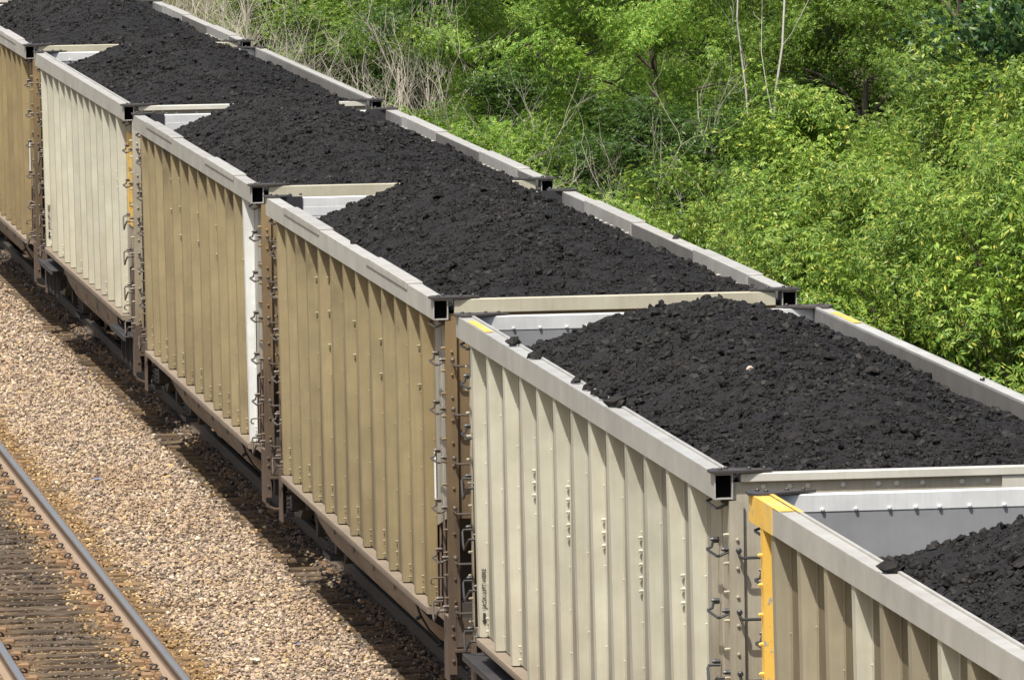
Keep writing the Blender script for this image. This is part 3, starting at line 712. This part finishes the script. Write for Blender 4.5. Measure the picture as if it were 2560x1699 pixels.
def clip_mesh():
    m = MB(); pts = [(-.055,.0,.0),(-.058,.0,.03)]+[(-.052*math.cos(a), .02*math.sin(a), .035+.055*math.sin(a)) for a in np.linspace(.3,2.5,8)]+[(.035,.03,.045),(.012,.02,.03)]
    m.tube(pts, .0165, 6); m.tube([(-.05,-.03,.012),(.07,-.03,.012)], .014, 6); return m.mesh('rail_clip', M['black'])
def plate_mesh():
    m = MB(); m.box(-.19, .19, -.09, .09, -.004, .014, .003); m.box(-.115, -.082, -.085, .085, .012, .03); m.box(.082, .115, -.085, .085, .012, .03)
    for (x, y) in ((-.15,-.05),(.15,.05),(-.15,.05),(.15,-.05)): m.box(x-.018, x+.018, y-.018, y+.018, .012, .045)
    return m.mesh('tie_plate', M['rust_plate'])
def anchor_mesh():
    m = MB(); m.box(-.06, .06, -.075, .075, -.06, .012, .01); return m.mesh('rail_anchor', M['rust_plate'])
CLIP, PLATE, ANCH = clip_mesh(), plate_mesh(), anchor_mesh()
TT = -.196
def track(label, x, y0, y1, ty0, ty1, rmat, stuff_to=None, cl=True):
    t = thing('railway_track', label, 'railway track', (x, 0, .035*0), (0,0,0)); 
    for s in (-1, 1):
        m = MB(); p = [(s*.7545+a, b) for a, b in rail_profile()]; m.prism(p, 1, y0, y1); m.sm = [True]*len(m.sm); m.build('rail', M[rmat], t)
    r = np.random.default_rng(int(abs(x)*10)+3); y = ty0; i = 0
    while y < ty1:
        tl = TIES if rmat == 'rail' else TIES_SHADED
        o = link('wooden_tie', tl[r.integers(len(tl))], t, (r.uniform(-.035,.035), y+r.uniform(-.02,.02), TT+r.uniform(-.008,.004)), (0,0,R(r.uniform(-1.1,1.1)) + (math.pi if r.uniform() < .5 else 0)))
        back = o.rotation_euler.z > 1.5
        for s in (-1, 1):
            link('tie_plate', PLATE, o, ((-s if back else s)*.7545-(-1 if back else 1)*o.location.x, 0, .004))
            if i % 2 == 0 and cl:
                sg = -s
                q = link('rail_clip', CLIP, o, scale=(.66,.66,.55), loc= ((-1 if back else 1)*(s*.7545+sg*.125-o.location.x), (-1 if back else 1)*.10, .05)); q.rotation_euler = (0,0,(math.pi if back else 0)+(0 if sg < 0 else math.pi))
                link('rail_anchor', ANCH, o, ((-1 if back else 1)*(s*.7545+sg*.20-o.location.x), (-1 if back else 1)*-.02, .025))
        y += .521; i += 1
    if stuff_to:
        Vs = []; m = MB()
        while y < stuff_to:
            m.box(-1.3+r.uniform(-.04,.04), 1.3+r.uniform(-.04,.04), y-.11, y+.11, TT-.17, TT+r.uniform(-.01,.003), .012); y += .521
        o = m.build('wooden_ties', M['tie' if rmat == 'rail' else 'tie_shaded'], t); o['kind'] = 'stuff'
    return t
track('rusty side track with shiny rail tops running through the lower left corner', -4.159, -70, 60, -47.9, -8.5, 'rail', 26)
tt = track('track under the coal train with tie ends showing in the shade', 0.0, -90, 150, -46.4, 5.4, 'rail_shaded', 40)

# ---------------------------------------------------------------- ballast and ground
m = MB()
m.add([(-420,-300,-.62),(420,-300,-.62),(420,700,-.62),(-420,700,-.62)], [(0,1,2,3)]); g = m.build('ground', M['ground']); g['kind'] = 'structure'
m = MB(); m.prism([(-9,-.60),(-7.2,-.235),(1.9,-.235),(2.9,-.60)], 1, -140, 220); b = m.build('ballast_bed', M['bed']); b['kind'] = 'structure'
def stones(name, regions, mat, seed, label):
    r = np.random.default_rng(seed); Vs = []; Fs = []; o = 0
    for (x0, x1, ya, yb, dens, s0, s1, zc, zr, edge) in regions:
        n = int((x1-x0)*(yb-ya)*dens); x = r.uniform(x0, x1, n); y = r.uniform(ya, yb, n)
        if edge:
            k = r.uniform(0,1,n) < np.clip(np.minimum(x-x0, x1-x)/edge+.15+.3*vnoise(x, y, seed, 2.2), .04, 1); x, y = x[k], y[k]; n = len(x)
        s = r.uniform(s0, s1, n)*np.where(r.uniform(0,1,n) < .05, 1.5, 1)
        z = zc+.018*vnoise(x, y, seed+1, 1.3)+r.uniform(-zr, zr, n)
        V, F = rocks(np.stack([x,y,z],1), s, r, .8); Vs.append(V); Fs.append(F+o); o += len(V)
    return tag(link(name, np_mesh(name, np.concatenate(Vs), np.concatenate(Fs), M[mat])), label, 'gravel', kind='stuff')
stones('ballast_stones', [(-3.05,-1.27,-54,-8,430,.014,.031,-.206,.018,.18),(-3.0,-1.27,-8,34,270,.015,.032,-.206,.018,.18)], 'ballast', 21, 'pinkish tan crushed stone ballast between the two tracks')
stones('sooty_shaded_stones', [(-1.32,-.60,-48,20,230,.014,.030,-.232,.014,0),(-1.00,-.80,-48,24,420,.014,.030,-.178,.022,0),(-.88,-.79,-48,24,300,.012,.024,-.150,.018,0),(-5.4,-3.55,-48,-8,240,.012,.026,-.222,.018,0),(-5.5,-2.9,-8,26,90,.014,.030,-.222,.016,0),(-7.3,-5.3,-50,26,90,.015,.032,-.225,.016,0)], 'ballast_dark', 22, 'sooty ballast darkened for shade in the cribs between the ties')
stones('rusty_ballast_stones', [(-3.9,-2.75,-48,-10,230,.012,.028,-.212,.018,.3),(-1.35,-.9,-48,20,12,.014,.028,-.205,.01,0)], 'ballast_rust', 23, 'orange brown dusty ballast along the side track')
m = MB(); m.add([(0,0,0),(.16,.02,.02),(.15,.09,.035),(.02,.06,.02)], [(0,1,2,3)]); m.add([(0,0,.004),(.02,.06,.024),(-.03,.07,.0)], [(0,1,2)]); m.v = [(x*.62, y*.62, z*.5) for x, y, z in m.v]
tag(m.build('plastic_scrap', M['blue'], None, loc=(-2.52,-22.2,-.17)), 'faded blue plastic scrap on the gravel in the middle of the left side', 'litter')
tag(link('plastic_scrap', bpy.data.meshes['plastic_scrap'], None, (-1.93,-39.6,-.17), (0,0,1.2), (.7,.7,.7)), 'small blue plastic scrap on the gravel near the bottom edge', 'litter')

# ---------------------------------------------------------------- vegetation
def leaflet(b, d, side, L, W, droop):
    d = d/np.linalg.norm(d); side = side/np.linalg.norm(side); n = np.cross(d, side)
    mid = b+d*L*.42; tip = b+d*L+np.array([0,0,-droop*L])
    return [b, mid+side*W*.5+n*W*.12, tip, mid-side*W*.5+n*W*.12]
def spray_template(r, kind):
    """a leafy shoot along +z: compound leaves in pairs that droop"""
    Q = []; Z = np.array([0,0,1.])
    if kind == 'heart':
        for k in range(16):
            t = r.uniform(.05,.5); a = r.uniform(0, 6.28); d = np.array([math.cos(a), math.sin(a), r.uniform(-.2,.5)]); b = Z*t+d*r.uniform(.05,.10)
            dd = np.array([math.cos(a)*.4, math.sin(a)*.4, -1+r.uniform(-.2,.4)]); sd = np.cross(dd, Z)+r.normal(size=3)*.25; Q.append(leaflet(b, dd, sd, r.uniform(.075,.105), r.uniform(.07,.095), 0))
        return np.array(Q)
    n = 5 if kind == 'big' else 6; Ls = .44
    for k in range(n):
        t = .06+Ls*k/(n-1); base = Z*t; ph = (k % 2)*1.57+r.uniform(-.3,.3)
        for sgn in (0, math.pi):
            a = ph+sgn; out = np.array([math.cos(a), math.sin(a), .75-.35*(1-k/n)+r.uniform(-.1,.1)]); out /= np.linalg.norm(out)
            pl = .16*(1-.35*k/n)*r.uniform(.8,1.15); tang = np.array([-math.sin(a), math.cos(a), 0])
            for (f, sd) in ((.55,1),(.55,-1),(.85,1),(.85,-1),(1.,0)):
                b = base+out*pl*f+np.array([0,0,-.05*f*f])
                d = out*np.array([1,1,.3])*(.45 if sd else .9)+tang*sd*.75+np.array([0,0,-.34+r.uniform(-.3,.25)])
                side = np.cross(d, Z)+r.normal(size=3)*.18
                Q.append(leaflet(b, d, side, r.uniform(.062,.094)*(1-.25*k/n), r.uniform(.022,.034)*(1-.2*k/n), .2))
    return np.array(Q)
TEMPL = {k: [spray_template(np.random.default_rng(300+i+ord(k[0])), k) for i in range(5)] for k in ('ash','big','heart')}
def frames(D, r):
    """rotation matrices whose z axis is D"""
    D = D/np.linalg.norm(D, axis=1)[:,None]; a = r.normal(size=D.shape); X = np.cross(D, a); X /= np.linalg.norm(X, axis=1)[:,None]; Y = np.cross(D, X)
    return np.stack([X,Y,D], -1)
def foliage(P, D, S, r, kind):
    Vs = []; idx = r.integers(0, 5, len(P)); F = frames(D, r)
    for k in range(5):
        s = idx == k
        if not s.any(): continue
        T = TEMPL[kind][k]; q = np.einsum('nij,mkj->nmki', F[s], T)*S[s][:,None,None,None]+P[s][:,None,None,:]
        Vs.append(q.reshape(-1,3))
    V = np.concatenate(Vs); return V, np.arange(len(V)).reshape(-1,4)
def curve(p0, p1, bow, r, n=7):
    p0 = np.array(p0, float); p1 = np.array(p1, float); b = r.normal(size=3)*bow; t = np.linspace(0,1,n)[:,None]
    return p0+(p1-p0)*t+b*(4*t*(1-t))*.5+np.array([0,0,1.])*bow*.5*(4*t*(1-t))
def make_bush(name, seed, h, rad, stems, mat, kind='ash', per=26, spread=.42, ssc=1.0, shoots=10, low=.16):
    """many-stemmed sapling clump; returns (wood mesh, crown mesh, shoots mesh or None)"""
    r = np.random.default_rng(seed); w = MB(); P = []; D = []; sh = []; tips = []
    for i in range(stems):
        a = r.uniform(0,6.28); q = r.uniform(0,1)**.55; hh = h*(1-.38*q*q)*r.uniform(.82,1.04)
        tip = np.array([math.cos(a)*rad*q, math.sin(a)*rad*q, hh]); base = np.array([math.cos(a)*.25*q, math.sin(a)*.25*q, 0])
        c = curve(base, tip, .25*rad, r, 8); w.tube(c, .035+.01*r.uniform(), 5, r1=.006, caps=False)
        n = int(per*hh/h/7.5); t = r.uniform(low,1.,n)**.8; k = t*7; i0 = np.minimum(k.astype(int), 6); pos = c[i0]+(c[i0+1]-c[i0])*(k-i0)[:,None]
        ang = r.uniform(0,6.28,n); out = np.stack([np.cos(ang), np.sin(ang), r.uniform(.05,.9,n)],1)
        rr = spread*r.uniform(.25,1.15,n)*(1.15-.7*t)
        for j in range(n): w.tube([pos[j], pos[j]+out[j]*rr[j]], .009, 4, r1=.004, caps=False)
        for q_ in range(11):      # each side twig ends in a tuft of leafy shoots
            P.append(pos+out*rr[:,None]+r.normal(size=(n,3))*np.array([.17,.17,.085])); D.append(out*.8+np.array([0,0,.75])+r.normal(size=(n,3))*.5)
        P.append(tip[None]-np.array([[0,0,.1]])); D.append(np.array([[0,0,1.]])+r.normal(size=(1,3))*.15); tips.append(c)
    for k in range(shoots):
        c = tips[r.integers(len(tips))]; t = r.uniform(.72,1.0); b = c[int(t*7)] if t < 1 else c[-1]; b = b+r.normal(size=3)*.22*rad*.4; b[2] += .05
        d = np.array([-.22+r.normal()*.12, r.normal()*.12, 1.]); l = r.uniform(.45,.95); pts = [b, b+d*l*.5+r.normal(size=3)*.02, b+d*l]
        sh.append(MB().tube(pts, .0085, 4, r1=.005, caps=False).mesh('shoot', M['shoot']))
        m_ = 3; P.append(np.stack([b+d*l*f for f in (.78,.92,1.)])-np.array([0,0,.12])); D.append(np.tile(d, (m_,1))+r.normal(size=(m_,3))*.5)
    P = np.concatenate(P); D = np.concatenate(D); V, F = foliage(P, D, ssc*r.uniform(.75,1.2,len(P)), r, kind)
    return w.mesh('stems', M['bark']), np_mesh('crown', V, F, M[mat]), sh
def make_tree(seed, h, rad, mat, kind='big', limbs=11, sub=7, per=16, ssc=1.15, base=.18):
    r = np.random.default_rng(seed); w = MB(); P = []; D = []
    top = np.array([r.uniform(-.4,.4), r.uniform(-.4,.4), h*.92]); tr = curve((0,0,0), top, .35, r, 10); w.tube(tr, .13, 8, r1=.02, caps=False)
    for i in range(limbs):
        t = base+(.97-base)*(i+.5)/limbs; p = tr[int(t*9)]; a = i*2.4+r.uniform(-.4,.4); ext = rad*(1.05-.62*abs(t-.42)/.58)*r.uniform(.8,1.1)
        e = p+np.array([math.cos(a)*ext, math.sin(a)*ext, ext*r.uniform(.18,.62)]); c = curve(p, e, .3, r, 6); w.tube(c, .05*(1.2-t*.7), 6, r1=.012, caps=False)
        for s in range(sub):
            f = .25+.75*(s+r.uniform())/sub; k = min(int(f*5), 4); q = c[k]+(c[k+1]-c[k])*(f*5-k)
            b = a+r.uniform(-1.4,1.4); l = rad*r.uniform(.22,.5); e2 = q+np.array([math.cos(b)*l, math.sin(b)*l, l*r.uniform(-.25,.75)]); c2 = curve(q, e2, .12, r, 4); w.tube(c2, .016, 4, r1=.004, caps=False)
            n = max(2, per//8); u = r.uniform(.15,1.05,n); kk = np.minimum((u*3).astype(int),2); pos = c2[kk]+(c2[kk+1]-c2[kk])*(u*3-kk)[:,None]
            o = r.normal(size=(n,3)); o[:,2] = np.abs(o[:,2])*.6
            for q_ in range(9): P.append(pos+o*.17+r.normal(size=(n,3))*np.array([.19,.19,.09])); D.append(o*.6+np.array([math.cos(b)*.6, math.sin(b)*.6, .4])+r.normal(size=(n,3))*.4)
    P = np.concatenate(P); D = np.concatenate(D); V, F = foliage(P, D, ssc*r.uniform(.75,1.2,len(P)), r, kind)
    return w.mesh('trunk', M['bark']), np_mesh('crown', V, F, M[mat])
def dead_shrub(seed, h, rad, stems, mat, thick=.020, depth=3, brown=False):
    r = np.random.default_rng(seed); w = MB()
    def grow(p, d, l, th, k):
        n = 5; pts = [p]; q = p.copy(); dd = d.copy()
        for i in range(n):
            dd = dd+r.normal(size=3)*.13+np.array([0,0,.05]); dd /= np.linalg.norm(dd); q = q+dd*l/n; pts.append(q.copy())
        w.tube(pts, th, 5 if k == 0 else 4, r1=th*.45, caps=False)
        if k >= depth: return
        for c in range(r.integers(2, 5)):
            f = r.integers(2, n+1); e = pts[f]; nd = dd+r.normal(size=3)*.55; nd[2] = abs(nd[2])*.9+.1; nd /= np.linalg.norm(nd)
            grow(np.array(e), nd, l*r.uniform(.35,.65), th*.52, k+1)
    for i in range(stems):
        a = r.uniform(0,6.28); q = r.uniform(0,1); d = np.array([math.cos(a)*.5*q, math.sin(a)*.5*q, 1.]); d /= np.linalg.norm(d)
        grow(np.array([math.cos(a)*rad*q*.5, math.sin(a)*rad*q*.5, 0.]), d, h*r.uniform(.45,.75), thick*r.uniform(.6,1.2), 0)
    return w.mesh('branches', M[mat])
GZ = -.6
SH = [make_bush('s', 500, 5.2, 1.7, 24, 'leaf_bright', 'ash', 62, .50, 1.0, 13),
      make_bush('s', 501, 4.6, 1.6, 22, 'leaf_bright', 'ash', 60, .50, 1.0, 11),
      make_bush('s', 502, 4.2, 1.9, 24, 'leaf_bright', 'ash', 56, .50, 1.0, 12),
      make_bush('s', 503, 3.4, 1.5, 20, 'leaf_mid', 'ash', 46, .46, 1.0, 4),
      make_bush('s', 504, 3.8, 1.6, 18, 'leaf_dark', 'ash', 46, .50, 1.0, 0)]  # last bush: dark leaf colour stands in for understory shade in gaps
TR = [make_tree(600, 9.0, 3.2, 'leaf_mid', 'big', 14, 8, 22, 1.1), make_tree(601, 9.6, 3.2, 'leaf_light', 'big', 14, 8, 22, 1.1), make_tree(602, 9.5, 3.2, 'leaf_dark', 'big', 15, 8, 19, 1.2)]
CT = make_tree(610, 9.6, 2.9, 'leaf_cotton', 'heart', 12, 8, 24, 1.05, .60)
DS = [dead_shrub(700, 3.9, 1.7, 12, 'twig', .019), dead_shrub(701, 3.5, 2.0, 13, 'twig', .018), dead_shrub(702, 4.3, 1.5, 10, 'twig', .022)]
def bare_tree():
    w = MB(); r = np.random.default_rng(711)
    L_ = [([(8.25,0,-.6),(8.3,.1,1.2),(8.42,.1,2.6),(8.55,0,3.9),(8.72,.1,5.2),(8.74,.2,6.0),(8.86,.2,7.6)], .050,.016),
          ([(8.12,0,-.6),(8.05,-.2,1.5),(8.0,-.2,3.3),(7.88,-.25,4.3),(7.86,-.2,5.3),(7.80,-.3,6.2),(7.72,-.3,7.0)], .036,.010),
          ([(8.72,.1,5.2),(9.0,-.1,5.65),(9.2,-.1,6.2),(9.22,0,7.3)], .024,.009), ([(8.70,.1,5.3),(8.5,.3,5.8),(8.28,.3,6.25)], .020,.006),
          ([(7.80,-.3,6.2),(7.95,-.3,6.45),(8.08,-.2,6.6)], .014,.005), ([(8.55,0,3.9),(8.75,-.3,4.3),(8.95,-.4,4.75),(9.15,-.4,4.85)], .016,.005),
          ([(8.42,.1,2.9),(8.30,.3,3.8),(8.34,.4,4.6),(8.45,.4,5.0)], .014,.005), ([(8.0,-.2,3.6),(7.8,-.4,4.2),(7.72,-.5,4.9)], .013,.004), ([(9.1,-.1,5.9),(9.35,0,6.3),(9.5,.1,7.0)], .011,.004)]
    for p, a, b in L_:
        c = [np.array(p[0])]
        for q, u in zip(p[:-1], p[1:]):
            q, u = np.array(q), np.array(u); c += [q+(u-q)*.5+r.normal(size=3)*.03, u]
        c = [x-np.array([8.3,0,0]) for x in c]; w.tube(c, a*.48, 6, r1=b*.6, caps=False)
        for k in range(5):
            i = r.integers(2, len(c)); d = np.array([r.normal(), r.normal(), 1.0+.3*r.normal()])*.35; w.tube([c[i], c[i]+d*.5+r.normal(size=3)*.04, c[i]+d], b*.45, 4, r1=.002, caps=False)
    return w.mesh('branches', M['twig_white'])
BT = bare_tree()
def place_shrub(i, x, y, sc, rz, label, group):
    o = thing('leafy_shrub', label, 'shrub', (x, y, GZ), (0,0,rz), group); o.scale = (sc[0], sc[0], sc[1])
    st, cr, sh = SH[i]; link('stems', st, o); link('crown', cr, o)
    for q in sh: link('shoot', q, o)
def place_tree(tm, x, y, sc, rz, label, group, name='green_tree'):
    o = thing(name, label, 'tree', (x, y, GZ-.3), (0,0,rz), group); o.scale = (sc, sc, sc); link('trunk', tm[0], o); link('crown', tm[1], o)
GS = 'bright leafy shrubs beside the train'
for a in [(0, 6.3,-38.5,(1.05,1.09),.3,'tall yellow green shrub at the right edge, below the dark cottonwood leaves'),
          (2, 4.9,-43.5,(.9,.80),1.9,'low bright shrub at the right edge just above the rim of the large cream car'),
          (1, 5.2,-35.0,(1.0,.98),2.2,'bright yellow green shrub low on the right, in front of the tallest shrub'),
          (0, 7.6,-29.5,(1.1,1.02),4.0,'yellow green shrub with pale upright shoots behind the right hand shrubs'),
          (1, 5.6,-28.5,(1.05,.95),.9,'bright shrub in the middle of the right hand mass, above the yellow rim mark'),
          (2, 4.6,-24.5,(.85,.86),3.0,'shorter bright shrub beside the far rim of the middle tan car'),
          (0, 6.6,-20.5,(1.05,.90),5.2,'rounded yellow green shrub at the left of the bright mass, under the bare white tree'),
          (2, 5.0,-17.2,(.8,.80),.2,'leftmost low bright shrub, touching the pale dead twigs'),
          (0, 8.4,-30.5,(1.15,1.16),5.6,'tall yellow green shrub just below the cottonwood, left of the tallest shrub'),
          (1, 8.6,-22.0,(1.15,1.18),1.4,'bright shrub partly hidden behind the rounded yellow green shrub'),
          (0, 9.0,-34.5,(1.2,1.20),2.6,'bright shrub deep behind the tallest shrub at the right edge')]:
    place_shrub(a[0], a[1], a[2], a[3], a[4], a[5], GS)
GM = 'mid green shrubs among the dead twigs'
for a in [(3, 4.5,-10.5,(.9,.85),.4,'mid green bush at the foot of the dead twigs beyond the middle tan car'),
          (4, 7.2,-8.0,(1.2,.95),2.0,'shade toned green bush behind the twiggy thicket in the middle'),
          (3, 4.6,-3.5,(.95,.90),3.3,'small green bush beside the far corner of the tan car with the white rib'),
          (4, 7.6,3.0,(1.3,.85),1.0,'broad shade toned green bush below the dark trunk'),
          (3, 5.2,7.0,(1.0,.80),5.0,'small green bush left of the dark trunk, at the rim'),
          (4, 7.6,14.0,(1.3,.85),2.7,'shade toned green bush behind the left thicket of pale branches'),
          (4, 8.8,31.0,(1.4,1.1),.7,'shade toned green bush deep in the left thicket'),
          (3, 8.2,45.0,(1.4,.95),4.1,'green bush behind the pale twigs near the top left'),
          (3, 9.5,64.0,(1.6,1.0),3.1,'farthest green bush behind the twigs at the top left')]:
    place_shrub(a[0], a[1], a[2], a[3], a[4], a[5], GM)
GT = 'trees behind the train'
for a in [(1, 8.4,19.5,.80,.5,'mid green tree with a dark trunk, above the middle of the train'),
          (1, 8.8,8.5,.76,4.4,'light green tree crown at the top middle, right of the dark trunk'),
          (0, 10.4,1.0,.74,2.6,'mid green tree between the dark trunk and the bare white tree'),
          (0, 10.2,-7.5,.72,1.5,'mid green tree just behind the bare white tree'),
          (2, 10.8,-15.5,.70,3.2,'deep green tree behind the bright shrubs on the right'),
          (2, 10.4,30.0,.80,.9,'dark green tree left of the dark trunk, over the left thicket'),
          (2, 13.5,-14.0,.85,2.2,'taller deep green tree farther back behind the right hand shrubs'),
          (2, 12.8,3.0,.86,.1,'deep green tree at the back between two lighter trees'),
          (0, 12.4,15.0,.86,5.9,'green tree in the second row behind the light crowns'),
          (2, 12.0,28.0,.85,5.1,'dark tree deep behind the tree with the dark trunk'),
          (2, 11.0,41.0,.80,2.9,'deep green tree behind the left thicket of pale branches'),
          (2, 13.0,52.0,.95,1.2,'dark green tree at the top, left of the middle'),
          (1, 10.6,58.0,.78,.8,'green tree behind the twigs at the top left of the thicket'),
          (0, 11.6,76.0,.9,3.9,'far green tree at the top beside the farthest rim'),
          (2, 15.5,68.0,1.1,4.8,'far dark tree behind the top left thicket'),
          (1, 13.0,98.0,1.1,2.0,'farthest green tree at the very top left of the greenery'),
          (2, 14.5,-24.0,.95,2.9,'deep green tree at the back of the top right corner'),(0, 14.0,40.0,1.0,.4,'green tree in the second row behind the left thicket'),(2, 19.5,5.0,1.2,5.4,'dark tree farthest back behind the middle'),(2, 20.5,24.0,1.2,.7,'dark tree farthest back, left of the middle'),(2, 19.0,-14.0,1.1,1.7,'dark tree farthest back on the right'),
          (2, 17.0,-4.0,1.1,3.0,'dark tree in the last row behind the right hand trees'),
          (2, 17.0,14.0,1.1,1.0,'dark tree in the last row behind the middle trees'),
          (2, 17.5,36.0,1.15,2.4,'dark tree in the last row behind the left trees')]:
    place_tree(TR[a[0]], a[1], a[2], a[3], a[4], a[5], GT)
place_tree(CT, 10.2, -24.5, .97, .6, 'cottonwood with large dark blue green leaves in the top right corner', None, 'cottonwood_tree')
GD = 'bleached dead shrubs in the thicket'
for i, a in enumerate([(0, 4.9,-14.0,1.05,.2,'dead pale shrub nearest the bright green mass, beside the tan car rim'),
          
          (1, 5.6,2.5,.95,4.4,'dead shrub leaning out below the dark trunk'),(2, 4.8,10.0,.85,.9,'dead shrub beside the rim at the right end of the left thicket'),
          (0, 5.6,16.0,1.0,5.5,'pale dead shrub in the left thicket over the rim of the far cream car'),(1, 4.9,21.0,.9,3.0,'low dead shrub at the rim in the left thicket'),
          (2, 6.4,24.0,1.05,.4,'tall pale dead shrub at the heart of the left thicket'),(0, 5.1,30.0,.95,2.0,'dead shrub left of the heart of the left thicket, near the rim'),
          (2, 5.4,43.0,1.0,4.9,'dead shrub near the top left beside the far rim'),
          (0, 6.8,52.0,1.1,3.6,'far dead shrub near the top left of the thicket'),(1, 5.8,62.0,1.1,.6,'farthest dead shrub at the top beside the far rim'),
          (2, 6.0,-33.5,.55,2.2,'small bare twigs sticking out of the shrubs above the yellow rim mark'),
          (0, 4.6,25.5,.9,5.0,'dead shrub touching the rim of the far cream car'),(2, 5.3,33.0,1.1,2.9,'upright dead shrub in the left half of the left thicket'),
          (2, 4.9,54.0,1.0,1.3,'small far dead shrub at the rim near the top'),
          (2, 7.4,29.0,1.25,1.9,'tall dead shrub at the back of the left thicket'),(2, 4.6,-11.0,.8,5.2,'low dead shrub at the rim in the middle thicket'),
          (2, 8.6,-1.5,.95,4.6,'tall dead shrub left of the bare white tree')]):
    o = thing('dead_shrub', a[5], 'dead shrub', (a[1], a[2], GZ), (0,0,a[4]), GD); o.scale = (a[3],)*3; link('branches', DS[a[0]], o)
o = thing('bare_tree', 'bare white forked tree rising behind the rounded bright shrub', 'bare tree', (8.3,-4.6,0), (0,0,0)); link('branches', BT, o)
# undergrowth that covers the ground under the shrubs
r = np.random.default_rng(900); n = 5200; x = 3.0+12*r.uniform(0,1,n)**1.3; y = r.uniform(-52, 95, n); k = (y < 4)|(x > 8)|(r.uniform(0,1,n) < .35); x, y = x[k], y[k]; n = len(x)
P = np.stack([x, y, GZ+r.uniform(0,.5,n)],1); D = r.normal(size=(n,3)); D[:,2] = np.abs(D[:,2])+.4
V, F = foliage(P, D, r.uniform(.8,1.5,n), r, 'ash'); tag(link('undergrowth', np_mesh('undergrowth', V, F, M['leaf_mid'])), 'low leafy undergrowth below the shrubs and trees', 'undergrowth', kind='stuff')
